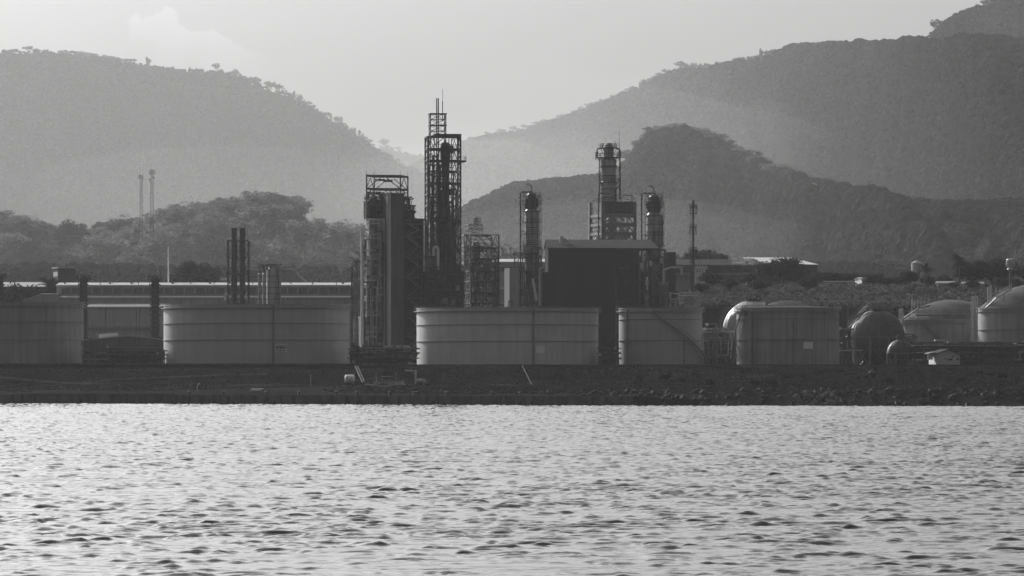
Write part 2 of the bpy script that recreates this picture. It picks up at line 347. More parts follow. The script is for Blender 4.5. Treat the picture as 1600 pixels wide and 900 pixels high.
hill('hill_summit', [(1380,150),(1430,95),(1450,62),(1470,42),(1500,28),(1540,8),(1600,-20),(1700,-60),(1900,-80),(2200,-60)], [(1300,7000),(2200,6400)], [(1300,6200),(2200,5700)], 250, seed=4, nx=120, nv=50)
hill('hill_near', [(560,440),(640,390),(700,350),(740,325),(790,303),(850,292),(930,288),(965,272),(988,246),(1008,224),(1035,214),(1075,213),(1100,222),(1128,232),(1150,246),(1185,262),(1212,276),(1260,294),(1330,315),(1420,330),(1520,335),(1700,325),(2000,330)],
     [(560,7600),(1045,6000),(1400,3300),(2000,2900)], [(560,5600),(1045,4400),(1400,2500),(2000,2300)], 30, seed=5, nx=260, nv=60)
hill('hill_foothills', [(-700,420),(0,425),(600,430),(1000,425),(1300,424),(1600,420),(2200,415)], [(-700,2900),(2200,2900)], [(-700,2250),(2200,2250)], 30, seed=8, nx=160, nv=30)
hill('hill_knoll', [(-700,350),(-200,340),(-60,348),(0,356),(40,372),(80,396),(120,394),(200,382),(250,370),(300,352),(350,345),(390,338),(430,336),(470,350),(500,378),(560,398),(640,414),(760,425),(900,440)],
     [(-700,4800),(900,4800)], [(-700,3300),(900,3300)], 24, seed=6, nx=140, nv=40, gully=.10)
# forest on the hills: one mass of small crowns
def crowns(name, spec, mt):
    V = []; Fc = []; nvt = 0; rg = np.random.default_rng(hash(name) % 1000 if False else len(name)*7)
    for (hn, cnt, hmin, hmax, K, vmax, leafk) in spec:
        px, v, X, Y, Z = HB[hn]; a = rg.uniform(0, len(v)-1.001, cnt*3); a = a[np.interp(a, np.arange(len(v)), v) < vmax][:cnt]; b = rg.uniform(0, len(px)-1.001, len(a))
        # keep to what the view can reach
        pxx = np.interp(b, np.arange(len(px)), px); keep = (pxx > -90) & (pxx < 1690) & (fbm(pxx/60, a/9, 3, 17) > (-.75 if hn in ('hill_near', 'hill_knoll', 'hill_foothills') else -.3)+.12*rg.normal(size=len(a))); a = a[keep]; b = b[keep]; m = len(a)
        i = a.astype(int); j = b.astype(int); fa = a-i; fb = b-j
        def bi(G): return G[i,j]*(1-fa)*(1-fb)+G[i+1,j]*fa*(1-fb)+G[i,j+1]*(1-fa)*fb+G[i+1,j+1]*fa*fb
        x = bi(X); y = bi(Y); z = bi(Z); h = rg.uniform(hmin, hmax, m)*(.75+.5*(fbm(x/90, y/90, 2, 3)+.5))
        dirs = rg.normal(size=(m, K, 3)); dirs /= np.linalg.norm(dirs, axis=2, keepdims=True); dirs[..., 2] = np.where(dirs[..., 2] < -.3, -dirs[..., 2], dirs[..., 2])
        rad = rg.uniform(.6, 1.0, (m, K, 1)); wdt = rg.uniform(.45, .75, (m, 1))
        c = np.empty((m, K, 3)); c[..., 0] = x[:, None]+dirs[..., 0]*rad[..., 0]*h[:, None]*wdt; c[..., 1] = y[:, None]+dirs[..., 1]*rad[..., 0]*h[:, None]*wdt
        c[..., 2] = z[:, None]+h[:, None]*.5+dirs[..., 2]*rad[..., 0]*h[:, None]*.5
        # leaf clump: a quad roughly facing outwards
        u1 = np.cross(dirs, rg.normal(size=(m, K, 3))); u1 /= np.linalg.norm(u1, axis=2, keepdims=True)+1e-6; u2 = np.cross(dirs, u1)
        sz = (h[:, None, None]*leafk*rg.uniform(.6, 1.3, (m, K, 1)))
        q = np.stack([c-u1*sz-u2*sz*.8, c+u1*sz-u2*sz, c+u1*sz*.8+u2*sz, c-u1*sz+u2*sz*.9], 2).reshape(-1, 3)
        V.append(q); k = np.arange(len(q)).reshape(-1, 4)+nvt; Fc.append(k); nvt += len(q)
    o = nmesh(name, np.concatenate(V), np.concatenate(Fc), mt); return o
o = crowns('forest', [('hill_left', 36000, 6, 12, 12, .975, .24), ('hill_saddle', 2000, 8, 14, 14, .97, .24), ('hill_right', 56000, 6, 11, 12, .975, .24),
                      ('hill_summit', 9000, 5, 9, 12, .975, .24), ('hill_near', 26000, 5, 10, 16, .98, .24), ('hill_knoll', 12000, 3, 6, 16, 1.05, .22), ('hill_foothills', 7000, 3, 6, 16, 1.1, .22)], 'leaf_far')
tag(o, 'hazy dry woodland covering the hills behind the refinery', 'forest', kind='stuff')
# ------------------------------------------------------------------ trees
def crown_mesh(kind, seed, nclump, nleaf, leaf):
    rg = np.random.default_rng(seed); cs = []
    for i in range(nclump):
        while True:
            p = rg.uniform(-1, 1, 3)
            if p.dot(p) < 1: break
        if kind == 'round': c = p*[3.6, 3.6, 3.0]+[0, 0, 6.2]; r = rg.uniform(1.0, 2.0)
        elif kind == 'spread': c = p*[5.0, 5.0, 1.5]+[0, 0, 7.4]; r = rg.uniform(.9, 1.6)
        elif kind == 'tall': c = p*[2.0, 2.0, 3.8]+[0, 0, 6.0]; r = rg.uniform(.7, 1.3)
        else: c = p*[3.8, 3.8, 2.2]+[0, 0, 7.2]; r = rg.uniform(.6, 1.2)
        cs.append((c, r))
    V = []
    for c, r in cs:
        d = rg.normal(size=(nleaf, 3)); d /= np.linalg.norm(d, axis=1, keepdims=True); rr = r*rg.uniform(.55, 1.05, (nleaf, 1)); q = c+d*rr*[1, 1, .8]
        u1 = np.cross(d+rg.normal(size=d.shape)*.5, rg.normal(size=d.shape)); u1 /= np.linalg.norm(u1, axis=1, keepdims=True); u2 = np.cross(d, u1)
        s = leaf*rg.uniform(.6, 1.4, (nleaf, 1)); V.append(np.stack([q-u1*s, q-u2*s*.6, q+u1*s, q+u2*s*.6], 1).reshape(-1, 3))
    V = np.concatenate(V); V[:, 2] = np.maximum(V[:, 2], .6); return V, [c for c, r in cs]
def make_tree(name, kind, seed, nclump=18, nleaf=70, leaf=.33, lm='leaf'):
    root = bpy.data.objects.new(name, None); C.objects.link(root)
    V, cs = crown_mesh(kind, seed, nclump, nleaf, leaf)
    o = nmesh('crown', V, np.arange(len(V)).reshape(-1, 4), lm); o.parent = root
    t = MB(); zt = 5.5; t.bar((0,0,-1.0), (.15,0,2.6), .34, 7, .24); t.bar((.15,0,2.6), (0,.1,zt), .24, 7, .1)
    for c in cs[:9]: t.bar((.1,0,2.2+random.random()*1.6), tuple(c), .13, 5, .03)
    t.build('trunk', 'bark', root); return root
def make_palm(name, seed):
    rg = random.Random(seed); root = bpy.data.objects.new(name, None); C.objects.link(root)
    t = MB(); pts = [(.5*math.sin(i*.25), 0, i*.9-.5) for i in range(10)]
    for a, b in zip(pts[:-1], pts[1:]): t.bar(a, b, .2, 7, .18)
    t.build('trunk', 'bark', root); top = Vector(pts[-1]); c = MB()
    for k in range(26):
        a = rg.uniform(0, 6.28); e = rg.uniform(-.3, 1.2); L_ = rg.uniform(2.6, 3.6); p = top.copy(); d = Vector((math.cos(a)*math.cos(e), math.sin(a)*math.cos(e), math.sin(e))); side = Vector((-math.sin(a), math.cos(a), 0))
        for j in range(8):
            q = p+d*L_/8; d.z -= .2; d.normalize(); wd = .75*math.sin((j+1)/9*3.0)+.12
            for sg in (-1, 1):
                tip = p.lerp(q, .8)+side*sg*wd+Vector((0,0,-.25*wd)); c.add([p, q, tip], [(0,1,2)]); tip = p.lerp(q, .3)+side*sg*wd+Vector((0,0,-.3*wd)); c.add([p, p.lerp(q,.5), tip], [(0,1,2)])
            p = q
    c.build('crown', 'leaf_dark', root, smooth=False); return root
protos = {}
used = set()
def tree(kind, px, py_top, Y, base=None, w=1.0, label='', group=None, lm='leaf', name=None, var=None):
    """base: z of the foot (default ground); scaled so that the top shows at py_top"""
    key = (kind, lm, random.randrange(4) if var is None else var)
    nm = name or {'round': 'broadleaf_tree', 'spread': 'spreading_tree', 'tall': 'slender_tree', 'open': 'thin_tree', 'palm': 'palm_tree'}[kind]
    x = (px-800)/F*Y; zb = gat(x, Y) if base is None else base; h = (H+(HOR-py_top)/F*Y)-zb
    if h < .8: return
    sc = h/9.6 if kind != 'palm' else h/9.4
    if key not in protos:
        r = make_palm(nm, key[2]) if kind == 'palm' else make_tree(nm, kind, 31+key[2]*7+len(kind)*3, lm=lm, nclump=((46 if lm == 'leaf_dark' else 26) if kind != 'tall' else 18), nleaf=(80 if lm == 'leaf_dark' else 60))
        r['category'] = 'tree'; protos[key] = r; r.location = (x, Y, zb); r.rotation_euler = (0,0,random.uniform(0,6.28)); r.scale = (sc*w, sc*w, sc)
        r['label'] = label
        if group: r['group'] = group
        r.name = nm; return r
    r = copy_thing(protos[key], (x, Y, zb), random.uniform(0, 6.28), (sc*w, sc*w, sc), label)
    r.name = nm
    if group: r['group'] = group
    elif 'group' in r: del r['group']
    return r
def hz(hn, px, v):      # ground height on a hill at picture column px and slope position v
    p, vv, X, Y, Z = HB[hn]; i = int(np.interp(v, vv, np.arange(len(vv)))); x0 = np.interp(px, p, X[i]); 
    return float(np.interp(px, p, Z[i])), float(np.interp(px, p, Y[i]))
# skyline trees on the crests
def crest_tree(hn, px, hpx, kind, w, label, group=None, v=1.0):
    z, y = hz(hn, px, v); pp, vv, X, Yy, Z = HB[hn]; py = HOR-(z-H)*F/y
    return tree(kind, px, py-hpx, y, base=z-3, w=w, label=label, group=group, lm='leaf')
gl = 'trees along the skyline of the left hill'
crest_tree('hill_left', 44, 13, 'spread', 1.3, 'flat-topped tree, highest on the left hill skyline near its left end', gl)
for px, h in ((57,8),(70,8)): crest_tree('hill_left', px, h+1, 'round', 1.5, 'low round tree beside the flat-topped tree on the left hill skyline', gl)
crest_tree('hill_left', 232, 18, 'tall', .9, 'lone narrow tree standing on the left hill skyline above the telecom masts', gl)
crest_tree('hill_left', 338, 17, 'open', .9, 'largest tree on the left hill skyline, just where the crest turns steeply down', gl)
random.seed(21)
for i in range(26):
    px = 96+i*4.5+random.uniform(-2,2); crest_tree('hill_left', px, random.uniform(5,10), random.choice(['round','open','spread']), random.uniform(.8,1.4), 'small tree in the row on the flat left part of the left hill crest', gl)
for i in range(11):
    px = 246+i*8+random.uniform(-3,3); crest_tree('hill_left', px, random.uniform(4,9), random.choice(['round','open','tall']), random.uniform(.7,1.2), 'scattered little tree on the middle dip of the left hill crest', gl)
for i in range(44):
    px = 350+i*5.4+random.uniform(-3,3); crest_tree('hill_left', px, random.uniform(8,17), random.choice(['round','open','spread','tall']), random.uniform(.6,1.1), 'tree on the steep right-hand descent of the left hill crest', gl)
crest_tree('hill_saddle', 600, 14, 'round', 1.4, 'pale round tree on the distant saddle between the two hills')
crest_tree('hill_saddle', 622, 8, 'spread', 1.4, 'low pale tree right of the round one on the distant saddle')
gr = 'trees along the skyline of the right hill'
crest_tree('hill_right', 1062, 16, 'open', 1.2, 'broad open tree at the shoulder of the right hill skyline above the tall column', gr)
crest_tree('hill_right', 1190, 20, 'tall', .7, 'thin bare-looking tree sticking up from the right hill skyline', gr)
crest_tree('hill_right', 1322, 13, 'spread', 1.4, 'flat spreading tree on the level top of the right hill skyline', gr)
crest_tree('hill_right', 1432, 14, 'spread', 1.2, 'spreading tree at the foot of the summit on the right hill skyline', gr)
for i in range(40):
    px = 735+i*8+random.uniform(-4,4); crest_tree('hill_right', px, random.uniform(6,11), random.choice(['round','open','spread']), random.uniform(.8,1.4), 'tree on the long rising left slope of the right hill skyline', gr)
for i in range(44):
    px = 1070+i*8.4+random.uniform(-4,4); crest_tree('hill_right', px, random.uniform(7,13), random.choice(['round','open','spread']), random.uniform(.8,1.4), 'tree on the level upper part of the right hill skyline', gr)
crest_tree('hill_summit', 1461, 22, 'open', .9, 'ragged tree clinging to the left edge of the summit at upper right')
for i in range(16):
    px = 1472+i*7+random.uniform(-3,3); crest_tree('hill_summit', px, random.uniform(6,11), random.choice(['round','open']), random.uniform(.9,1.4), 'small tree on the rising edge of the summit at upper right', 'trees on the summit edge')
for i in range(40):
    px = 978+i*8+random.uniform(-4,4); crest_tree('hill_near', px, random.uniform(10,24), random.choice(['round','round','open']), random.uniform(1.5,2.3), 'hazy tree on the dark wooded spur behind the tall columns', 'trees along the dark wooded spur')
for i in range(20):
    px = 790+i*9+random.uniform(-3,3); crest_tree('hill_near', px, random.uniform(9,15), random.choice(['round','open']), random.uniform(1.4,2.1), 'pale tree on the low crest between the open tower and the tall column', 'trees along the dark wooded spur')
# woods behind the left warehouses
gw = 'trees of the wood behind the long warehouse'
random.seed(5)
def woods(n, x0, x1, va, vb, h0, h1, label, kinds=('round','round','round','open'), lm='leaf', grp=gw, hn='hill_knoll'):
    for i in range(n):
        px = x0+(x1-x0)*(i+random.uniform(.1,.9))/n; v = random.uniform(va, vb); z, y = hz(hn, px, v); py = HOR-(z-H)*F/y; hh = random.uniform(h0, h1)
        k = random.choice(kinds); tree(k, px, py-hh*.8, y, base=z-5, w=random.uniform(1.1,1.6), label=label, group=grp, lm=lm)
woods(9, -40, 66, .8, 1.0, 26, 38, 'big hazy tree on the slope at the far left edge of the wood')
woods(20, 70, 330, .84, 1.0, 30, 48, 'hazy tree on the upper edge of the wood below the telecom masts')
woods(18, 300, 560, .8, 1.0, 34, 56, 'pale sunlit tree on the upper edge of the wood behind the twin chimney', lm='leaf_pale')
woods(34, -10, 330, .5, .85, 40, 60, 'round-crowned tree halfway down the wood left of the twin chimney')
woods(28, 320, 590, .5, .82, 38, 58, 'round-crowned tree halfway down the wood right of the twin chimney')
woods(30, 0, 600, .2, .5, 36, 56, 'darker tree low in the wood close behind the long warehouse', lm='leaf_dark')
tree('round', 112, 344, 4300, base=hz('hill_knoll',112,.72)[0], w=1.1, label='dark rounded tree standing above the wood left of the telecom masts', group=gw, lm='leaf_dark')
tree('round', 45, 371, 4000, base=hz('hill_knoll',45,.3)[0], w=1.3, label='large dark dome-shaped tree above the far left warehouse roof', group=gw, lm='leaf_dark')
tree('round', 788, 372, 3000, base=35, w=1.2, label='round tree between the open steel frame and the slim column', lm='leaf')
tree('round', 306, 405, 2000, base=30, w=1.1, label='small dark bush-like tree low in the wood right of the white pole', lm='leaf_dark')
for px, py in ((492,362),(520,360),(548,362)): tree('palm', px, py, 4100, base=hz('hill_knoll',px,.6)[0], label='feathery palm at the right end of the wood behind the warehouses', group='palms at the right end of the wood', lm='leaf_dark')
# near trees by the warehouses at left
tree('palm', 79, 434, 1680, label='small palm in front of the far left warehouse roof', lm='leaf_dark')
for px, py, l in ((20,446,'dark bushy tree at the left edge before the far warehouse'),(46,447,'dark bushy tree left of the gabled lean-to'),(64,446,'dark tree just left of the long warehouse gable')):
    tree('round', px, py, 1690, w=.9, label=l, lm='leaf_dark')
# right plateau
for px, py, Y, w, l in ((1224,403,1690,2.0,'large round dark tree in front of the big barn'),(1112,424,1600,1.8,'dark round tree right of the thin flare stack'),(1094,442,1560,1.7,'dark tree close against the foot of the thin flare stack'),
                        (1140,436,1570,1.7,'dark tree below the right warehouse, second from the flare stack'),(1172,428,1600,1.7,'dark tree at the corner where warehouse and barn meet'),
                        (1106,391,1900,1.6,'small hazy tree rising behind the right warehouse roof'),(1070,396,1900,1.2,'low hazy tree behind the left end of the right warehouse'),
                        (1190,436,1560,1.8,'low spreading dark tree in front of the barn, left of the large round one'),(1262,434,1570,1.6,'low tree under the right corner of the big barn')):
    tree('round', px, py, Y, w=w, label=l, lm='leaf_dark', base=None if Y < 1800 else 40)
tree('palm', 1500, 398, 1570, label='tall palm left of the massive dark tree, crown above everything near it', lm='leaf_dark')
tree('palm', 1447, 412, 1585, label='shorter palm just right of the white cylindrical water tank', lm='leaf_dark')
for px, py, w, l in ((1523,407,1.7,'dark tree joined to the left flank of the massive dark tree'),(1550,405,2.1,'massive dark round tree between palm and elevated water tank'),(1613,414,1.6,'dark tree at the right edge beyond the elevated water tank'),
                  (1475,430,1.4,'dark rounded tree left of the tall palm'),(1420,424,1.4,'dark bushy tree in front of the white cylindrical water tank'),(1450,432,1.5,'dark bushy tree below the shorter palm')):
    tree('round', px, py, 1610, w=w, label=l, lm='leaf_dark')
gp = 'low trees on the brushy plateau at right'
for px, py in ((1285,424),(1300,425),(1318,427),(1335,426)): tree('round', px, py, 1700, w=1.7, label='low dark tree in the row right of the big barn', group=gp, lm='leaf_dark')
for px, py in ((1365,428),(1378,436),(1395,432)): tree('round', px, py, 1640, w=1.7, label='low dark tree between the white hut and the cylindrical water tank', group=gp, lm='leaf_dark')
for px, py in ((1490,440),(1520,438),(1570,432),(1585,436)): tree('round', px, py, 1580, w=1.7, label='low dark tree before the massive dark tree and elevated tank', group=gp, lm='leaf_dark')
tree('slender' if False else 'tall', 1409, 424, 1650, w=.9, label='little pointed tree left of the white cylindrical water tank', lm='leaf_dark')
# scrub: brushy slope on the right and weeds on the bank
def scrub(name, n, fx, fy, hmin, hmax, lm, label, K=14, leaf=.3, seed=1, nz_=True):
    rg = np.random.default_rng(seed); x = fx(rg, n); y = fy(rg, n, x)
    if nz_: k = fbm(x/12, y/12, 3, seed) > -.35; x = x[k]; y = y[k]
    n = len(x); z = gz(x, y); h = rg.uniform(hmin, hmax, n)
    d = rg.normal(size=(n, K, 3)); d /= np.linalg.norm(d, axis=2, keepdims=True); d[..., 2] = np.abs(d[..., 2]); c = np.stack([x, y, z], 1)[:, None, :]+d*h[:, None, None]*rg.uniform(.5, 1, (n, K, 1))*np.array([1.2, 1.2, 1])
    u1 = np.cross(d, rg.normal(size=d.shape)); u1 /= np.linalg.norm(u1, axis=2, keepdims=True)+1e-6; u2 = np.cross(d, u1); s = h[:, None, None]*leaf*rg.uniform(.6, 1.3, (n, K, 1))
    q = np.stack([c-u1*s, c-u2*s, c+u1*s, c+u2*s], 2).reshape(-1, 3)
    o = nmesh(name, q, np.arange(len(q)).reshape(-1, 4), lm); tag(o, label, 'scrub', kind='stuff'); return o
scrub('scrub', 5200, lambda r, n: r.uniform(50, 215, n), lambda r, n, x: r.uniform(1452, 1640, n), .5, 2.2, 'leaf_dry', 'dry brush covering the raised ground behind the sphere tanks', seed=2)
scrub('bank_scrub', 24000, lambda r, n: -45+190*r.uniform(0, 1, n)**.62, lambda r, n, x: shoreY(x)+8+r.uniform(0, 1, n)*(1236-shoreY(x)-8), .2, .6, 'leaf_bank', 'weeds and low scrub on the sloping bank at right', seed=3)
scrub('weeds', 16000, lambda r, n: r.uniform(-160, 30, n), lambda r, n, x: np.maximum(shoreY(x)+5+12*r.uniform(0, 1, n), r.uniform(1180, 1236, n)), .08, .3, 'leaf_bank', 'short weeds on the earth bank below the tanks', seed=4)

gb = 'shrubs on the dark right-hand bank'
rg_ = random.Random(44)
for i in range(26):
    px = 1000+i*23+rg_.uniform(-9, 9); Y = rg_.uniform(1105, 1205); x = (px-800)/F*Y; zb = gat(x, Y); tp = HOR-(zb+rg_.uniform(1.0, 2.2)-H)*F/Y
    tree('round', px, tp, Y, w=rg_.uniform(1.2, 1.9), label='low rounded shrub on the dark bank above the right-hand shore', group=gb, lm='leaf_dark', name='shrub')
# ------------------------------------------------------------------ storage tanks
def tank(px0, px1, pyt, pyb, Yc, label, m='tank', dome=None, girders=(), pipes=(), placard=None, stair=None, rimd=1.0, name='storage_tank', roof='roof_dark', railn=44, text=None, bump=False, group='large cylindrical storage tanks'):
    Yf = Yc-(px1-px0)/2/F*Yc
    T = Th(name, label, 'storage tank', (px0+px1)/2, pyb, Yc, group); r = (px1-px0)/2*T.s
    T.o.location.z = H+(HOR-pyb)/F*Yf; h = (pyb-pyt)*Yf/F; T.r = r; T.h = h
    def z(py): return (pyb-py)*Yf/F
    b = MB(); b.lathe([(r,-1.5),(r,h)], 96); b.lathe([(r,h),(r-.25,h)], 96); T.part('shell', b, m)
    b = MB()
    if dome is None: b.lathe([(r-.25,h-1.5),(.01,h-1.2)], 64)
    elif bump: dh = z(dome)-h; b.lathe([(r-.2,h),(r*.47,h+dh*.22)]+[(r*.47*(1-t)+.001, h+dh*(.22+.78*(1-(1-t)**2))) for t in [i/8 for i in range(1,9)]], 64)
    else: dh = z(dome)-h; b.lathe([((r-.2)*(1-t), h+dh*(1-(1-t)**2)) for t in [i/14*.999 for i in range(15)]], 72)
    T.part('roof', b, roof)
    b = MB(); b.ring(r+.01, r+.75*rimd, h-1.0, h-.82, 96); b.ring(r+.01, r+.16, h-.28, h+.02, 96); T.part('rim_walkway', b, 'tank_rim')
    b = MB(); b.ringrail(r+.7*rimd, h-.8, railn, h=1.1, t=.04); T.part('railing', b, 'steel')
    for gp in girders:
        b = MB(); b.ring(r+.01, r+.24, z(gp)-.07, z(gp)+.07, 96)
        T.part('wind_girder', b, 'girder')
    for pp in pipes:
        sa = (pp[0]-T.px)*T.s/(r+.3); wd = pp[1] if len(pp) > 1 else .16; x = sa*(r+.3); y = -(r+.3)*math.sqrt(max(0, 1-sa*sa))
        top = z(pp[2]) if len(pp) > 2 else h-.3
        b = MB(); b.bar((x,y,-1.2), (x,y,top), wd, 8)
        for k in range(5): zz = h*(k+.5)/5.2; b.box(x-wd-.12, x+wd+.12, y, y+.45, zz-.08, zz+.08)
        T.part('riser_pipe', b, 'girder' if wd < .5 else 'vessel_dark')
    if placard:
        a0, a1, c0, c1 = placard; xc = ((a0+a1)/2-T.px)*T.s; y = -math.sqrt(r*r-xc*xc)-.12; wd = (a1-a0)/2*T.s; ang = math.asin(xc/r); zc = (z(c0)+z(c1))/2; hh = (z(c0)-z(c1))/2
        pl = MB(); pl.box(-wd, wd, -.06, .06, -hh, hh); po = pl.build('number_plate', 'white' if not text else 'cladding_pale', T.o, loc=(xc,y,zc), smooth=False); po.rotation_euler = (0,0,ang)
        if text:
            fr = MB(); fr.box(-wd-.05,wd+.05,-.14,-.07,hh-.14,hh); fr.box(-wd-.05,wd+.05,-.14,-.07,-hh,-hh+.14); fr.box(-wd-.05,-wd+.12,-.14,-.07,-hh+.15,hh-.15); fr.box(wd-.12,wd+.05,-.14,-.07,-hh+.15,hh-.15)
            fr.box(-wd+.13,wd-.13,-.14,-.07,-hh*.42,-hh*.32)
            fr.build('plate_border', 'white', po, smooth=False)
            for s_, zz, size, bold in ((text, -hh*.16, 1.0, .02),):
                cu = bpy.data.curves.new('lettering', 'FONT'); cu.body = s_; cu.size = size; cu.align_x = 'CENTER'; cu.extrude = .03; cu.offset = bold
                tmp = bpy.data.objects.new('lettering', cu); me = bpy.data.meshes.new_from_object(tmp); me.materials.clear(); me.materials.append(M['ink']); bpy.data.objects.remove(tmp); to = bpy.data.objects.new('lettering', me); C.objects.link(to); to.parent = po; to.location = (0,-.11,zz); to.rotation_euler = (R_(90),0,0)
            dm = MB()
            for x0_, x1_ in ((-.78,-.5),(-.32,.16),(.42,.66)): dm.box(x0_*wd, x1_*wd, -.13, -.07, -hh*.78, -hh*.55)
            dm.build('small_print', 'ink', po, smooth=False)
    if stair:
        a0, p0, a1, p1 = stair; b = MB(); n = 44; pts = []
        for i in range(n+1):
            t = i/n; a = a0+(a1-a0)*t; zz = z(p0)+(z(p1)-z(p0))*t; rr = r+.75
            pts.append((rr*1.06*math.sin(a), -rr*1.06*math.cos(a), zz)); q = (rr*math.sin(a), -rr*math.cos(a), zz)
            b.bar((r*math.sin(a), -r*math.cos(a), zz), (rr*1.06*math.sin(a), -rr*1.06*math.cos(a), zz), .13)
        for a_, b_ in zip(pts[:-1], pts[1:]): b.bar(a_, b_, .17); b.bar((a_[0],a_[1],a_[2]+1.1), (b_[0],b_[1],b_[2]+1.1), .05)
        for q in pts[::2]: b.bar(q, (q[0],q[1],q[2]+1.1), .04)
        T.part('spiral_stair', b, 'girder')
    return T
mat('plate_grey', .3, .6, .1)
TY = 1287
tank(-160,130,472,566,TY+2,'very wide cylindrical tank cut off by the left picture edge, dark pipe down its wall', m='tank_worn', girders=(503,531), pipes=((2,.22),))
tank(256,546,475,568,TY,'wide cylindrical tank with a framed D-3010 number plate beside a dark vertical pipe', girders=(505,531), pipes=((434,.22),), placard=(436.5,454,538,550), text='D-3010')
t3 = tank(651,935,480,570.5,TY,'wide cylindrical tank with pale rim and blank plate, in front of the tallest lattice tower', m='tank_pale', girders=(507,533), pipes=((833,.2),), placard=(836,851,541,552))
T = tank(967,1097,481,572,TY+5,'narrower cylindrical tank with a dark stair running diagonally down its wall', m='tank', girders=(499,532), pipes=((979,.2),(1067,.12,532)), stair=(-.2,488,1.45,572), railn=30)
T = tank(1151,1311,480,572,TY,'streaked cylindrical tank with a low domed roof and a thick pipe near its left side', m='tank_worn', dome=468, bump=True, roof='dome_grey', girders=(498,531), pipes=((1172,.3),(1178,.1),(1235,.16,499)), placard=(1250,1266,534,545), stair=(-.95,482,-1.5,560), railn=40)
b = MB()
for i in range(5):
    x = (-34+i*14)*T.s; b.cyl(.35, T.h+.3, T.h+2.6-.3*(i%2), 10, x, -2+i); b.ringrail(1.0, T.h+2.2, 8, x, -2+i, t=.05)
b.rails([((-50+i*8)*T.s, -5, T.h+.6+1.0*math.sin(i/11*3.1)) for i in range(12)], 1.2)
T.part('roof_vents', b, 'steel')
b = MB(); b.box(T.X(1290), T.X(1298), -T.r*.72-1.2, -T.r*.72, T.Z(490)-1, T.Z(488)); b.rails([(T.X(1288),-T.r*.72-1,T.Z(488)),(T.X(1299),-T.r*.72-1,T.Z(488))]); T.part('service_platform', b, 'girder')
# gas tanks with domed roofs further back on the right
gT = 'domed tanks at the right'
T = tank(1404,1572,499,566,1400,'pale domed tank behind the gabled hut, with pipework standing on its eaves', m='tank_worn', dome=467, roof='dome_grey', girders=(), rimd=.8, name='domed_tank', group=gT, stair=(-.73,500,-.26,533))
b = MB()
for k in range(9): a = -1.35+k*.27; b.bar((T.r*.95*math.sin(a), -T.r*.95*math.cos(a), T.h), (T.r*.95*math.sin(a), -T.r*.95*math.cos(a), T.h+1.5+1.4*(k%3)), .13, 6)
b.path([(T.X(1408),-9,T.h+.3),(T.X(1430),-12,T.h+3.2),(T.X(1448),-11,T.h+4)], .2); b.rails([(T.X(1400),-9,T.h+.4),(T.X(1436),-12,T.h+3.6),(T.X(1450),-11,T.h+4.6)])
b.path([(T.X(1425),-13.5,T.h+1.2),(T.X(1500),-14,T.h+1.3)], .22); b.rails([(T.X(1425),-13.6,T.h+1.4),(T.X(1500),-14.1,T.h+1.4)])
T.part('roof_piping', b, 'steel')
b = MB()
for x in (1423.5,1427.5,1432,1437,1443): b.bar((T.X(x),-4,T.h), (T.X(x),-4,T.Z(470+random.uniform(-3,3))), .22 if x < 1430 else .09, 8)
for q in (484,478,472): b.bar((T.X(1432),-4,T.Z(q)),(T.X(1450),-4,T.Z(q)),.1); b.rails([(T.X(1432),-4,T.Z(q)),(T.X(1450),-4,T.Z(q))])
T.part('vent_stacks', b, 'steel_pale')
for x in (1403.5,1407.5): b = MB(); b.bar((T.X(x),-6,-1), (T.X(x),-6,T.Z(482)), .3, 8); T.part('standpipe', b, 'steel_pale')
T = tank(1528,1700,481,548,1375,'large domed tank cut off by the right edge, taller than its neighbour', m='tank_worn', dome=443, roof='dome_grey', girders=(515,), rimd=.6, name='domed_tank', group=gT)
b = MB(); b.path([(T.X(1534),-12,T.h),(T.X(1550),-13,T.h+2.8),(T.X(1575),-10,T.Z(452))], .25); b.rails([(T.X(1534),-12.3,T.h+.2),(T.X(1550),-13.3,T.h+3),(T.X(1575),-10,T.Z(451))])
for x in (1541,1545,1553,1559,1566,1571): b.bar((T.X(x),-6,T.h), (T.X(x),-6,T.Z(447+random.uniform(-2,5))), .28 if x < 1548 else .1, 8)
for q in (462,455): b.bar((T.X(1551),-6,T.Z(q)),(T.X(1574),-6,T.Z(q)),.12)
T.part('roof_piping', b, 'steel_pale')
for x, r_ in ((1515.5,.12),(1520,.42),(1525,.16)): b = MB(); b.bar((T.X(x),-4,-1), (T.X(x),-4,T.Z(462)), r_, 8); [b.box(T.X(x)-r_-.1,T.X(x)+r_+.1,-4.3,-3.7,T.Z(q),T.Z(q)+.2) for q in (482,498,512,530)]; T.part('standpipe', b, 'steel_pale')
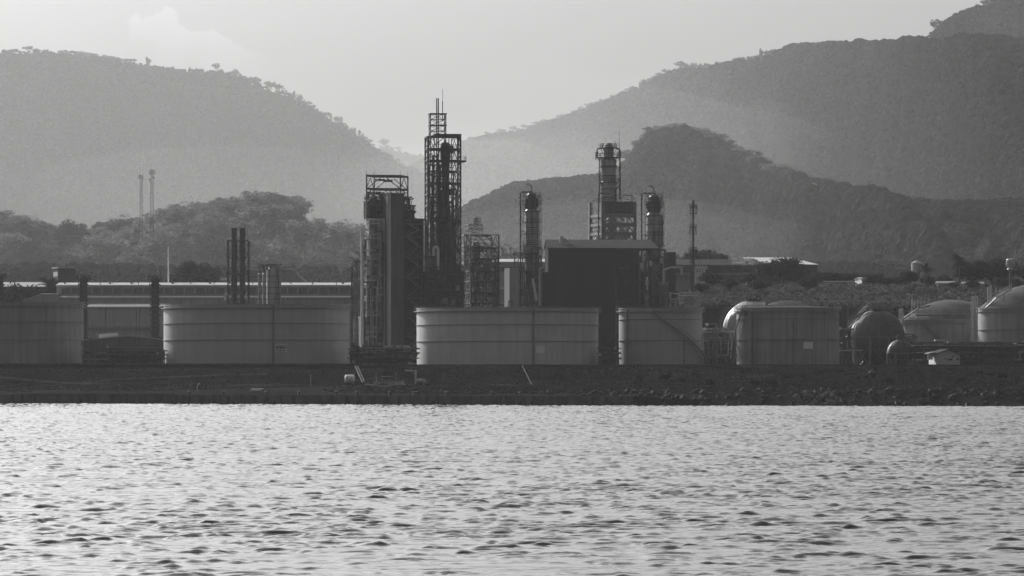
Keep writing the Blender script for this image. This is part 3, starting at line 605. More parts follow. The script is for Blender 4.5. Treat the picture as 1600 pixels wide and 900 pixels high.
# ------------------------------------------------------------------ sphere tanks
def sphere_tank(cx, cy, R, Y, pyb, label, m='sphere', legs=10, stairside=-1):
    T = Th('sphere_tank', label, 'sphere tank', cx, pyb, Y, 'spherical gas tanks'); s = T.s; r = R*s; zc = T.Z(cy)
    b = MB(); b.sphere((0,0,zc), r, 56, 36); T.part('sphere_shell', b, m)
    b = MB(); b.ring(r+.02, r+.12, zc-.1, zc+.1, 56); T.part('equator_band', b, 'steel')
    b = MB()
    for k in range(12):
        a = k*math.pi/6; pts = [((r+.03)*math.cos(e)*math.sin(a), -(r+.03)*math.cos(e)*math.cos(a), zc+(r+.03)*math.sin(e)) for e in [math.pi*(-.45+.9*j/16) for j in range(17)]]; b.path(pts, .06, 4)
    for e in (-.5,.5,.95): b.ring((r-.02)*math.cos(e), (r+.06)*math.cos(e), zc+r*math.sin(e)-.05, zc+r*math.sin(e)+.05, 48)
    T.part('weld_seams', b, 'steel')
    for i in range(legs):
        a = 2*math.pi*(i+.5)/legs; l_ = MB(); l_.bar((r*.97*math.sin(a), -r*.97*math.cos(a), -1.5), (r*.97*math.sin(a), -r*.97*math.cos(a), zc), .36, 8); T.part('leg', l_, 'steel')
    b = MB()
    for i in range(legs):
        a = 2*math.pi*(i+.5)/legs; c = a+2*math.pi/legs; p = (r*.97*math.sin(a), -r*.97*math.cos(a)); q = (r*.97*math.sin(c), -r*.97*math.cos(c))
        b.bar((*p,0), (*q,zc*.75), .1); b.bar((*q,0), (*p,zc*.75), .1)
    T.part('cross_bracing', b, 'steel')
    b = MB(); b.cyl(r*.28, zc+r*.985, zc+r+.25, 20); b.ringrail(r*.28, zc+r+.25, 14, t=.06)
    for k in range(5): b.bar((-r*.2+k*r*.1,0,zc+r), (-r*.2+k*r*.1,0,zc+r+.9+.6*(k%2)), .2, 8)
    T.part('top_platform', b, 'steel_dark')
    b = MB(); n = 24; pts = []
    for i in range(n+1):
        t = i/n; e = R_(5)+R_(75)*t; rr = r+.75; pts.append((stairside*rr*math.cos(e), -.8, zc+rr*math.sin(e)))
    pts.insert(0, (pts[0][0]-.3*stairside*-1, -.8, 0.0))
    for a_, b_ in zip(pts[:-1], pts[1:]): b.bar(a_, b_, .14); b.bar((a_[0]+.45*stairside,a_[1],a_[2]+.9), (b_[0]+.45*stairside,b_[1],b_[2]+.9), .06); b.bar(a_, (a_[0]+.45*stairside,a_[1],a_[2]+.9), .05)
    T.part('access_stair', b, 'steel'); return T
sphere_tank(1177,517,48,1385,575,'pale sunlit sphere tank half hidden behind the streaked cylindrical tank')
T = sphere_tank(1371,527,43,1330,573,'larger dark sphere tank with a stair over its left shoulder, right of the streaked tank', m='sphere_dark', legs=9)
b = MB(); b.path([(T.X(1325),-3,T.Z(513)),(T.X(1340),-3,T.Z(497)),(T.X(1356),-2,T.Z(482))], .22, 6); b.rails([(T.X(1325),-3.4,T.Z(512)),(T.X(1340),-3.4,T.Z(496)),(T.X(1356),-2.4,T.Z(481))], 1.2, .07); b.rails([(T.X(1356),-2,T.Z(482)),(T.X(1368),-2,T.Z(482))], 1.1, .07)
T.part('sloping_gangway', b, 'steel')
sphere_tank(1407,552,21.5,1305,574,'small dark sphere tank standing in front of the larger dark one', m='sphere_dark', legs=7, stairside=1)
# ------------------------------------------------------------------ column towers
def column(px0, px1, pyt, pyb, Y, label, name='process_column', plats=(), pipe_side=-1, m='vessel', pipe_off=5, crook=True, group=None, cat='process column', neck=True, cage=True, pipetop=None):
    cx = (px0+px1)/2; T = Th(name, label, cat, cx, pyb, Y, group); r = (px1-px0)/2*T.s; h = T.Z(pyt); T.r = r; T.h = h; zt = h-(3.2*r if neck else 0)
    b = MB(); prof = [(r*1.05,-1),(r*1.05,.8),(r,.8),(r,zt)]+([(r*.92,zt+r*.3),(r*.7,zt+r*.5),(.01,zt+r*.55)] if neck else [(r*.92,zt+r*.3),(r*.6,zt+r*.55),(.01,zt+r*.65)])
    b.lathe(prof, 28); T.part('shell', b, m)
    if neck:
        b = MB(); b.lathe([(r*.62,zt+r*.5),(r*.62,zt+r*2.1),(r*.7,zt+r*2.15),(r*.7,zt+r*2.5),(r*.5,zt+r*2.75),(.01,zt+r*2.9)], 18)
        for q in (.7,-.75): b.lathe([(.3,zt+r*.6),(.45,zt+r*.9),(.45,zt+r*1.9),(.01,zt+r*2.1)], 10, r*q, -.3)
        T.part('top_neck', b, 'vessel_dark')
    b = MB()
    for k in range(1, 9): b.ring(r+.005, r+.08, zt*k/9-.08, zt*k/9+.08, 28)
    T.part('stiffening_rings', b, 'vessel_dark')
    for k, pp in enumerate(plats):
        py = pp[0]; R0 = pp[1]*T.s if len(pp) > 1 else r+1.3; a0 = random.uniform(-.6, .2) if len(pp) < 3 else pp[2]; z = T.Z(py); b = MB()
        b.lathe([(min(r*1.01,R0*.7),z),(R0,z),(R0,z+.14),(min(r*1.01,R0*.7),z+.14),(min(r*1.01,R0*.7),z)], 22); b.ringrail(R0, z+.1, 14, t=.05)
        for i in range(8): a = i/8*6.283; b.bar((r*.98*math.sin(a), -r*.98*math.cos(a), z-1.3), (R0*.95*math.sin(a), -R0*.95*math.cos(a), z), .07)
        T.part('platform', b, 'steel_dark')
    b = MB(); x = -pipe_side*(r+.45); zs = sorted([0]+[T.Z(p[0]) for p in plats])
    for z0, z1 in zip(zs[:-1], zs[1:]): b.ladder(x, -.4, z0, z1+1, .5, cage)
    T.part('ladder', b, 'steel')
    if crook:
        xp = pipe_side*(r+pipe_off*T.s*.75); ztp = T.Z(pipetop) if pipetop else h-.5; b = MB(); b.path([(xp,-.3,0),(xp,-.3,ztp-.4),(xp-pipe_side*.4,-.3,ztp),(-pipe_side*r*.1,0,ztp),(-pipe_side*r*.3,0,zt+r*2)], .22, 8)
        for k in range(1, 8): zz = ztp*k/8; b.bar((xp,-.3,zz), (pipe_side*r,0,zz), .07)
        T.part('overhead_pipe', b, 'steel_dark')
        b = MB(); c = [(0,0,h-1),(0,0,h+.6),(-.3,0,h+1.3),(-.9,0,h+1.7),(-1.6,0,h+1.6)]; b.path(c, .16, 6); b.path([(r*.5,0,zt+1),(r*.8,0,zt+3),(r*1.0,0,h-1.2)], .14, 6); T.part('vent_hook', b, 'steel_dark')
    b = MB(); rr = random.Random(int(px0))
    for k in range(22):
        z0 = rr.uniform(0, zt*.8); z1 = min(z0+rr.uniform(3, 10), zt); a = rr.uniform(-1.4, 1.4); b.bar(((r+.3)*math.sin(a), -(r+.3)*math.cos(a), z0), ((r+.3)*math.sin(a), -(r+.3)*math.cos(a), z1), rr.choice([.07,.1,.16]), 6)
        b.bar(((r+.3)*math.sin(a), -(r+.3)*math.cos(a), z1), (r*.9*math.sin(a), -r*.9*math.cos(a), z1), .1)
    T.part('small_piping', b, 'steel'); return T
def frame(T, x0, x1, y0, y1, pys, r=.2, pat='X', m='steel_dark', rb=None, faces='fblr', floors=(), z0=-1.0):
    """steel frame in photograph columns x0..x1 with floors at the rows pys (bottom first): four posts, bracing, floors"""
    X0, X1 = T.X(x0), T.X(x1); zs = [T.Z(p) for p in pys]
    for (x, y) in ((X0,y0),(X1,y0),(X1,y1),(X0,y1)): b = MB(); b.bar((x,y,zs[0]+z0), (x,y,zs[-1]), r*1.25); T.part('post', b, m)
    b = MB(); b.brace(X0, X1, y0, y1, zs, r, rb, pat, faces); T.part('bracing', b, m)
    for fz in floors:
        b = MB(); z = T.Z(fz); b.box(X0-.3, X1+.3, y0-.3, y1+.3, z-.1, z+.08); b.rails([(X0-.3,y0-.3,z+.08),(X1+.3,y0-.3,z+.08),(X1+.3,y1+.3,z+.08),(X0-.3,y1+.3,z+.08)], 1.1, .05, closed=True); T.part('floor_deck', b, m)
def clutter(x0, x1, y0, y1, z0, z1, n, seed, rmax=.35):
    """a tangle of pipes, flanges and valves filling a box"""
    b = MB(); rr = random.Random(seed)
    for i in range(n):
        y = rr.uniform(y0, y1); r = rr.choice([.06,.09,.12,.2,rmax]); x = rr.uniform(x0, x1); z = rr.uniform(z0, z1); L_ = rr.uniform(.1, .6)*(x1-x0)
        xe = min(x1, max(x0, x+rr.choice([-1,1])*L_)); zt = rr.uniform(z0, z1); t = rr.random()
        if t < .45: b.path([(x,y,z),(xe,y,z),(xe,y,zt)], r, 6)
        elif t < .8: b.path([(x,y,z0),(x,y,z),(x,rr.uniform(y0,y1),z),(xe,y,z)], r, 6)
        else:
            b.bar((x,y,z), (x,y,z+rr.uniform(.3,1.0)), r+.18, 8); b.bar((x-.4,y,z+.4), (x+.4,y,z+.4), .1)
    return b
MY = 1350
# twin stack in a braced frame, and the silos beside it
T = Th('twin_chimney', 'pair of dark chimneys side by side in a braced steel frame, above the D-3010 tank', 'chimney', 372, 545, 1390)
for x0, x1 in ((361.5,370),(374.5,383)):
    b = MB(); r = (x1-x0)/2*T.s; c = T.X((x0+x1)/2); b.lathe([(r,-1),(r,T.Z(357)),(r*1.12,T.Z(357)),(r*1.12,T.Z(356)),(r*.8,T.Z(356)),(r*.8,T.Z(362)),(.01,T.Z(362))], 24, c, 0); 
    T.part('flue', b, 'cladding')
    b = MB(); [b.ring(r+.01, r+.12, T.Z(q), T.Z(q)+.2, 24, c, 0) for q in range(366, 530, 13)]; T.part('flue_rings', b, 'steel_dark')
frame(T, 356.5, 388.5, -3.0, 3.0, [545,505,475,453,428,403,376], r=.15, pat='K', rb=.09)
b = MB(); b.ladder(T.X(372.3), -1.6, 0, T.Z(378), .5); T.part('ladder', b, 'steel_dark')
b = MB(); b.path([(T.X(353),-3.4,T.Z(470)),(T.X(354),-3.4,T.Z(459)),(T.X(358),-2,T.Z(466))], .4, 8); b.path([(T.X(387),-3.4,T.Z(458)),(T.X(384),-3.4,T.Z(464)),(T.X(388),-3,T.Z(470))], .25, 8); T.part('inlet_duct', b, 'steel_pale')
for i, (x0, x1, l) in enumerate(((403,408.5,'slim pale silo, leftmost of the cluster beside the twin chimney'),(410,415.5,'slim pale silo, middle one of the cluster beside the twin chimney'),(416.5,439.5,'broad corrugated silo with a railed top, right of two slim silos'))):
    T = Th('silo', l, 'silo', (x0+x1)/2, 545, 1395+i*1.5, 'silos beside the twin chimney'); r = (x1-x0)/2*T.s; pt = 428 if i < 2 else 421
    b = MB(); b.lathe([(r,-1),(r,T.Z(pt)),(r*.45,T.Z(pt)+r*.5),(.01,T.Z(pt)+r*.5)], 30); T.part('shell', b, 'vessel')
    b = MB(); [b.ring(r+.01, r+.07, T.Z(q), T.Z(q)+.15, 30) for q in range(432, 540, 9)]; T.part('hoops', b, 'vessel_dark')
    if i < 2: b = MB(); b.path([(0,0,T.Z(pt)),(0,0,T.Z(414)),(1.0,0,T.Z(414)),(1.0,0,T.Z(422))], .22, 8); [b.bar((-.5,0,T.Z(q)),(.7,0,T.Z(q)),.08) for q in (424,420,416)]; T.part('vent_pipe', b, 'steel')
    else:
        b = MB(); b.brace(-r, r, -r*.7, r*.7, [T.Z(421), T.Z(414)], .1, .07, 'K'); b.box(-r-.2, r+.2, -r*.75, r*.75, T.Z(414), T.Z(413)); b.path([(-r*.7,0,T.Z(421)),(-r*.5,0,T.Z(417)),(r*.6,0,T.Z(417))], .25); T.part('top_frame', b, 'steel_dark')
        b = MB(); b.ladder(r*.55, -r*.95, 0, T.Z(420), .6); T.part('ladder', b, 'steel_dark')
# three dark square pylons on the left, hung with equipment
for i, (cx, pt, l) in enumerate(((-1,431,'dark column tower half cut off by the left edge above the leftmost tank'),(130.5,433,'dark column tower between the leftmost tank and the grey shed wall'),(242.5,434,'dark column tower just left of the D-3010 tank'))):
    T = Th('column_tower', l, 'column tower', cx, 545, 1375, 'dark column towers at the left')
    b = MB(); rr = random.Random(i); hw = 5.6*T.s
    b.box(-hw, hw, -hw, hw, -1.5, T.Z(pt+2)); T.part('shaft', b, 'cladding_dark', smooth=False)
    b = MB(); z = T.Z(535)
    while z < T.Z(pt+3): e = rr.uniform(.12,.5); b.box(-hw-e, hw+rr.uniform(.12,.5), -hw-.5, hw+.5, z, z+.35); b.bar((-hw-e,-hw-.4,z), (-hw-e,-hw-.4,z+1.6), .1); z += rr.uniform(1.2, 1.9)
    T.part('louvre_bands', b, 'steel_dark')
    b = MB(); b.box(-hw-.9, hw+.9, -hw-.9, hw+.9, T.Z(pt+4), T.Z(pt+3)); b.rails([(-hw-.8,-hw-.8,T.Z(pt+3)),(hw+.8,-hw-.8,T.Z(pt+3)),(hw+.8,hw+.8,T.Z(pt+3)),(-hw-.8,hw+.8,T.Z(pt+3))], 1.1, .08, 1, True)
    for k in range(5): b.bar((rr.uniform(-hw,hw),-hw,T.Z(pt+2)), (rr.uniform(-hw,hw),-hw,T.Z(pt-1.5)), .15)
    T.part('top_platform', b, 'steel_dark')
# ------------------------------------------------------------------ tower block: panelled lift shaft, lit left wing, stair side, open frame on top
T = Th('boiler_tower', 'tall block with panelled shaft, zigzag stairs on its right and open steel frame on top', 'tower', 606, 545, MY, rot=R_(14))
y0, y1 = -8, 8
def bx(T, a, b_, ya, yb, pt, pb=547): m = MB(); m.box(T.X(a), T.X(b_), ya, yb, T.Z(pb), T.Z(pt)); return m
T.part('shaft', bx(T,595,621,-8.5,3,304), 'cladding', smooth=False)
b = bx(T,596,599.5,-8.9,-8.52,304); b.box(T.X(594.3),T.X(595)-.01,-8.6,-7.8,0,T.Z(304)); T.part('corner_strip', b, 'roof_white', smooth=False)  # white strips up the left corner of the shaft
b = bx(T,569,570.4,-5.3,-5.02,345); T.part('painted_lit_edge', b, 'roof_white', smooth=False)  # white strip added to paint the wing's sunlit left edge
b = bx(T,656.8,658.2,-4.7,-4.3,345); T.part('edge_trim', b, 'steel_pale', smooth=False)
b = bx(T,594,622,-8.8,3.3,303,304); T.part('shaft_coping', b, 'roof_grey', smooth=False)
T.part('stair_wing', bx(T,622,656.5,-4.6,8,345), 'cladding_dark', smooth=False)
b = bx(T,621.5,658,-5.6,8.2,342,345); T.part('stair_wing_roof', b, 'steel_dark', smooth=False)
lv = [540,525,495,465.5,434,402,370.5,350]
for k in range(len(lv)-1):
    b = MB(); z0, z1 = T.Z(lv[k]), T.Z(lv[k+1]); b.box(T.X(621), T.X(657.5), -6.4, -4.62, z1-.25, z1); b.rails([(T.X(622),-6.3,z1),(T.X(657),-6.3,z1)], 1.1, .05)
    xl, xm = T.X(629), T.X(648); zm = (z0+z1)/2
    for (xa, za, xb, zb, yy) in ((xl,z0,xm,zm,-5.1),(xl,z1,xm,zm,-6.0)):
        b.bar((xa,yy,za), (xb,yy,zb), .32); b.bar((xa,yy,za+1.1), (xb,yy,zb+1.1), .07)
        for j in range(7): t = j/6; q = (xa+(xb-xa)*t, yy, za+(zb-za)*t); b.bar(q, (q[0],q[1],q[2]+1.1), .04)
    b.box(T.X(646), T.X(656), -6.4, -4.62, zm-.15, zm); T.part('stair_flight', b, 'steel')
for x in (621.6,658.5): b = MB(); b.bar((T.X(x),-6.5,-1), (T.X(x),-6.5,T.Z(343)), .28); T.part('stair_post', b, 'steel_dark')
for x, tp in ((653,345),(661,352)):
    b = MB(); b.bar((T.X(x)+1,-1,-1), (T.X(x)+1,-1,T.Z(tp)), .22); T.part('riser_pipe', b, 'steel_dark')
for q in (388,430,470,505): b = MB(); b.box(T.X(656.6),T.X(664),-3,3,T.Z(q),T.Z(q)+.25); b.rails([(T.X(657),-3,T.Z(q)+.25),(T.X(664),-3,T.Z(q)+.25),(T.X(664),3,T.Z(q)+.25)],1.1,.06); T.part('side_platform', b, 'steel_dark')
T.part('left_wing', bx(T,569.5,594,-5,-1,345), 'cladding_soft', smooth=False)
T.part('low_annex', bx(T,557,569.4,-5.5,-2,497), 'cladding_mid', smooth=False)
T.part('annex_roof', bx(T,556,569.45,-5.8,-1.8,495.5,497), 'roof_white', smooth=False)
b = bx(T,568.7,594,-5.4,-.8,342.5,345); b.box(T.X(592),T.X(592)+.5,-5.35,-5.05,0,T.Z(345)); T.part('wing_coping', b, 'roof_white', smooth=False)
for k, q in enumerate((361,388,416,443,471,499,526)):
    for xa, xb, hh in ((572,577,11),(581.5,589.5,14)):
        f = MB(); f.box(T.X(xa), T.X(xb), -5.1, -5.02, T.Z(q+hh), T.Z(q)); fo = T.part('window', f, 'cladding_pale' if xa > 580 or k % 3 == 0 else 'roof_white', smooth=False)
        p = MB(); nn = 3
        for j in range(nn): zz0 = T.Z(q+hh)+.2+(hh*T.s-.3)*j/nn; p.box(T.X(xa)+.15, T.X(xb)-.15, -5.16, -5.11, zz0, zz0+(hh*T.s-.3)/nn-.2)
        p.build('pane', 'roof_grey' if k % 2 else 'plate_grey', fo, smooth=False)
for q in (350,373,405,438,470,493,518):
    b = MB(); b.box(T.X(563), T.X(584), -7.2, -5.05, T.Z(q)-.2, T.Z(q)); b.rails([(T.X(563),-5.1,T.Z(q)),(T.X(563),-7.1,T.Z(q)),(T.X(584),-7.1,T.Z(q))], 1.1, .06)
    b.bar((T.X(564),-7,T.Z(q)), (T.X(570),-5.1,T.Z(q)-2), .09); T.part('wing_platform', b, 'cladding_pale')  # pale colour paints the platforms as sunlit
T.part('wing_piping', clutter(T.X(556), T.X(592), -7.4, -5.5, 1, T.Z(350), 70, 91, .16), 'steel_pale')  # pale pipes, their sunlit look put into the colour
T.part('wing_dark_piping', clutter(T.X(560), T.X(590), -7.2, -5.4, 1, T.Z(360), 60, 92, .2), 'steel_dark')
b = MB(); b.ladder(T.X(578.5), -5.7, 0, T.Z(350), .8); [b.bar((T.X(x),-5.6,0), (T.X(x),-5.6,T.Z(345)), .15,6) for x in (575,580)]; T.part('wing_ladder', b, 'steel')
# open steel frame
for (x, y) in ((567,-4),(589,4),(621,-4),(643,4)):
    b = MB(); b.bar((T.X(x),y,T.Z(346)), (T.X(x),y,T.Z(276)), .26); b.bar((T.X(x),y,T.Z(276)), (T.X(x),y,T.Z(268)), .06); T.part('frame_post', b, 'steel_dark')
b = MB()
def rect(q, r): b.bar((T.X(567),-4,T.Z(q)),(T.X(621),-4,T.Z(q)),r); b.bar((T.X(589),4,T.Z(q)),(T.X(643),4,T.Z(q)),r); b.bar((T.X(567),-4,T.Z(q)),(T.X(589),4,T.Z(q)),r); b.bar((T.X(621),-4,T.Z(q)),(T.X(643),4,T.Z(q)),r)
for q, r in ((275.5,.34),(296,.32),(310,.12),(322,.2)): rect(q, r)
for (xa, xb, y) in ((567,621,-4),(589,643,4)):
    m_ = (xa+xb)/2; b.bar((T.X(xa),y,T.Z(296)),(T.X(m_-4),y,T.Z(278)),.16); b.bar((T.X(xb),y,T.Z(296)),(T.X(m_+4),y,T.Z(278)),.16)
    b.bar((T.X(xa),y,T.Z(318)),(T.X(m_-8),y,T.Z(297)),.14); b.bar((T.X(xb),y,T.Z(318)),(T.X(m_+8),y,T.Z(297)),.14)
for (xa, ya, xb, yb) in ((567,-4,589,4),(621,-4,643,4)):
    for qa, qb in ((345,320),(320,296),(296,278)): mx, my = (xa+xb)/2, 0; b.bar((T.X(xa),ya,T.Z(qa)),(T.X(mx),my,T.Z(qb)),.11); b.bar((T.X(xb),yb,T.Z(qa)),(T.X(mx),my,T.Z(qb)),.11)
b.brace(T.X(578), T.X(630), -2.5, 2.5, [T.Z(344), T.Z(331), T.Z(316), T.Z(303)], .14, .1, 'X')
T.part('frame_bracing', b, 'steel_dark')
b = MB(); b.box(T.X(600),T.X(612),-1.5,1.5,T.Z(284),T.Z(281)); b.box(T.X(584),T.X(600),-1,1,T.Z(282.5),T.Z(280)); T.part('hoist_beam', b, 'steel_dark', smooth=False)
for x, t_ in ((584,316),(589,311),(594,320),(629,318),(635,321),(643,327)): b = MB(); b.lathe([(.8,T.Z(344)),(.8,T.Z(t_+4)),(.5,T.Z(t_)),(.01,T.Z(t_))], 12, T.X(x), 1); T.part('roof_vessel', b, 'steel')
b = MB(); b.brace(T.X(628), T.X(648), -2, 5, [T.Z(342),T.Z(331),T.Z(321)], .16, .1, 'X'); b.path([(T.X(637),4,T.Z(300)),(T.X(642),4,T.Z(300)),(T.X(642),4,T.Z(342))], .12); b.rails([(T.X(628),-2,T.Z(331)),(T.X(648),-2,T.Z(331))]); T.part('roof_frame', b, 'steel_dark')
b = clutter(T.X(570), T.X(598), -3, 3, T.Z(344), T.Z(300), 80, 3); T.part('roof_piping', b, 'steel_dark')
b = clutter(T.X(620), T.X(644), -3, 3, T.Z(344), T.Z(308), 60, 4); T.part('roof_piping', b, 'steel_dark')
b = MB(); [b.bar((T.X(x),-5,T.Z(303)),(T.X(x),-5,T.Z(297-(x%3)*3)),.1) for x in (598,603,606,609,613,617)]; b.rails([(T.X(596),-8,T.Z(303)),(T.X(621),-8,T.Z(303)),(T.X(621),2,T.Z(303))]); T.part('shaft_railing', b, 'steel_dark')
# small columns left of the block
column(552.5,557,412,545,MY+3,'slim ladder-hung column, left of the low annex of the tall block', plats=((416,4.5),(432,5),(448,4.5),(468,5),(492,5)), pipe_off=4, group='slim columns left of the tall block')
column(560.5,566,404,545,MY+8,'slim column with a hooked vent pipe, close beside the left wing of the tall block', plats=((410,5),(425,5),(444,5),(463,5),(480,5)), pipe_off=4, group='slim columns left of the tall block')
# ------------------------------------------------------------------ tall lattice tower
T = Th('lattice_tower', 'tallest steel lattice tower with a narrow top cage, twin flues and a whip mast', 'lattice tower', 692, 545, MY+8, rot=R_(7))
hw = 25.6*T.s; pys = [545,522,500,478,455,432,410,388,366,344,322,304,286,268,251,233,214]; zs = [T.Z(q) for q in pys]
cor = ((-hw,-hw*.75),(hw,-hw*.75),(hw,hw*.75),(-hw,hw*.75))
for (x, y) in cor: b = MB(); b.bar((x,y,-1), (x,y,zs[-1]), .33); T.part('leg', b, 'steel_dark')
b = MB(); b.brace(-hw, hw, -hw*.75, hw*.75, zs, .2, .13, 'K', 'lr')
for y in (-hw*.75, hw*.75):
    for z in zs: b.bar((-hw,y,z), (hw,y,z), .24 if z == zs[-1] else .17)
    for xa, xb in ((-hw,-hw*.45),(hw*.45,hw)):
        b.bar((xb if xa < 0 else xa,y,0), (xb if xa < 0 else xa,y,zs[-1]), .15)
        for z0, z1 in zip(zs[:-1], zs[1:]): m_ = (xa+xb)/2; b.bar((xa,y,z0),(m_,y,z1),.12); b.bar((xb,y,z0),(m_,y,z1),.12)
T.part('bracing', b, 'steel_dark')
for q, e in ((478,1),(432,1),(388,1),(344,1),(286,1),(251,3.5),(233,0)):
    b = MB(); z = T.Z(q); b.box(-hw*.9, hw*.9+e*.6, -hw*.7, hw*.7, z-.4, z); b.rails([(-hw*.9,-hw*.7,z),(hw*.9+e*.6,-hw*.7,z),(hw*.9+e*.6,hw*.7,z)], 1.1, .05); T.part('floor_deck', b, 'steel_dark')
b = MB(); b.box(-hw-.2, hw+.2, -hw*.75-.2, hw*.75+.2, zs[-1], zs[-1]+.45) if False else b.box(-hw*.6, hw+.25, -hw*.75-.2, hw*.75+.2, zs[-1]+.2, zs[-1]+.7); T.part('top_deck', b, 'steel_dark', smooth=False)
# narrow cage on top
cx0, cx1 = T.X(671.5), T.X(695.5)
for (x, y) in ((cx0,-2),(cx1,-2),(cx1,2),(cx0,2)): b = MB(); b.bar((x,y,T.Z(250)), (x,y,T.Z(178)), .17); T.part('cage_post', b, 'steel_dark')
b = MB(); b.brace(cx0, cx1, -2, 2, [T.Z(q) for q in (232,214,205,196,187,178)], .1, .07, 'X'); [b.box(cx0-.3,cx1+.3,-2.3,2.3,T.Z(q)-.15,T.Z(q)+.1) for q in (196,178)]; T.part('cage_bracing', b, 'steel_dark')
for x in (682.3,684.9): b = MB(); b.bar((T.X(x),0,T.Z(470)), (T.X(x),0,T.Z(153.5)), .17, 8); T.part('flue', b, 'steel_dark')
b = MB(); b.bar((T.X(691.5),0,T.Z(190)), (T.X(691.5),0,T.Z(158)), .12, 6); b.bar((T.X(691.5),0,T.Z(158)), (T.X(691.5),0,T.Z(139)), .06, 5); [b.bar((T.X(690.6),0,T.Z(q)),(T.X(692.4),0,T.Z(q)),.07) for q in (160,167,174,181)]; T.part('whip_mast', b, 'steel_dark')
b = clutter(-hw*.8, hw*.8, -hw*.5, hw*.5, T.Z(470), T.Z(240), 150, 8, .3); T.part('internal_piping', b, 'steel_dark')
# vessels inside and beside it
T = Th('tall_vessel', 'dark flask-shaped vessel standing inside the tallest lattice tower', 'process column', 696, 545, MY+8)
b = MB(); prof = [(8.5,545),(8.5,330),(6.5,318),(5.0,312),(5.0,262),(8,248),(8,228),(6,223),(.1,222)]; b.lathe([(r*T.s, T.Z(q)) for r, q in prof], 28); T.part('shell', b, 'vessel_dark')
for q in (238,262,300,325,350,376,402,430,460): b = MB(); b.ring(4*T.s, 11*T.s, T.Z(q), T.Z(q)+.15, 20); b.ringrail(11*T.s, T.Z(q)+.1, 12, t=.06); T.part('platform', b, 'steel_dark')
b = MB(); b.lathe([(3*T.s,T.Z(240)),(3.4*T.s,T.Z(235)),(2.6*T.s,T.Z(228)),(.01,T.Z(227))], 12, 10*T.s, 0); T.part('top_drum', b, 'vessel_dark')
T = Th('process_vessel', 'squat dark vessel with a cone top at the foot of the tallest lattice tower', 'vessel', 672, 545, MY-6)
b = MB(); b.lathe([(8.5*T.s,-1),(8.5*T.s,T.Z(408)),(6*T.s,T.Z(400)),(.01,T.Z(399))], 28); T.part('shell', b, 'vessel_dark')
b = MB(); [b.ring(8.6*T.s, 10*T.s, T.Z(q), T.Z(q)+.2, 24) for q in (402,425,448)]; b.ringrail(10*T.s, T.Z(402), 14); T.part('platform', b, 'steel_dark')
T = Th('loop_pipe', 'bright upturned U-shaped pipe beside the squat vessel, above the tank with the pale rim', 'pipe', 682, 545, MY-8)
b = MB(); x0, x1 = T.X(677.5), T.X(684.5); pts = [(x0,0,T.Z(400))]+[((x0+x1)/2-(x1-x0)/2*math.cos(math.pi*i/8), 0, T.Z(389)+(x1-x0)/2*math.sin(math.pi*i/8)) for i in range(9)]+[(x1,0,-1)]; b.path(pts, .4, 10); T.part('pipe_run', b, 'steel_pale')
b = MB(); b.bar((x1+1.2,0,-1), (x1+1.2,0,T.Z(420)), .2, 8); [b.box(x1-.3,x1+1.4,-.2,.2,T.Z(q),T.Z(q)+.25) for q in (425,445,465)]; T.part('support', b, 'steel')
T = Th('pipe_rack', 'dense dark rack of pipes and ladders crowding the foot of the tallest lattice tower', 'pipe rack', 700, 545, MY-10)
frame(T, 660, 722, -2, 2, [545,500,478,455,430], r=.14, pat='Z', faces='f'); T.part('pipes', clutter(T.X(658), T.X(724), -2.5, 2, 8, T.Z(415), 170, 14, .35), 'steel_dark')
b = MB()
for xa, xb, q in ((712,719,446),(706,711,468),(692,700,466)): b.box(T.X(xa),T.X(xb),-3,-2.2,T.Z(q+9),T.Z(q))
T.part('cabinets', b, 'steel', smooth=False)
# open steel frame right of the tower
T = Th('open_frame', 'open braced steel frame with pale vessels inside, right of the tallest lattice tower', 'steel structure', 748, 545, 1430, rot=R_(10))
frame(T, 730, 774, -6, 6, [545,500,474,458,440,424,405,388,368], r=.23, pat='K', floors=(474,458,440,424,405,388), m='steel_dark', rb=.17)
frame(T, 730, 751, -2.5, 2.5, [368,358,351], r=.12, pat='X', m='steel', z0=0); frame(T, 739, 749, -1.5, 1.5, [351,346,341], r=.1, pat='X', m='steel', z0=0)
b = MB(); b.bar((T.X(744),0,T.Z(351)),(T.X(744),0,T.Z(338)),.2,6); b.bar((T.X(732),0,T.Z(351)),(T.X(732),0,T.Z(340)),.06); T.part('vent_mast', b, 'steel')
b = MB(); b.lathe([(.01,T.Z(406)),(5*T.s,T.Z(402)),(7*T.s,T.Z(396)),(7*T.s,T.Z(384)),(5*T.s,T.Z(378)),(.01,T.Z(377))], 20, T.X(744), 0); T.part('vessel', b, 'vessel'); b = MB(); b.lathe([(.01,T.Z(440)),(6*T.s,T.Z(436)),(6*T.s,T.Z(412)),(.01,T.Z(408))], 20, T.X(762), 1); T.part('vessel', b, 'vessel'); b = MB(); b.lathe([(4.5*T.s,T.Z(500)),(4.5*T.s,T.Z(436)),(.01,T.Z(432))], 20, T.X(741), 1); T.part('vessel', b, 'vessel')
b = MB(); [b.box(T.X(721),T.X(730),-4,4,T.Z(q+2.5),T.Z(q)) for q in (367,383,396,410)]; [b.bar((T.X(721.5),y,-1),(T.X(721.5),y,T.Z(367)),.15) for y in (-4,4)]; T.part('side_decks', b, 'roof_grey')
T.part('piping', clutter(T.X(729), T.X(774), -5, 5, T.Z(480), T.Z(372), 100, 22, .3), 'steel')
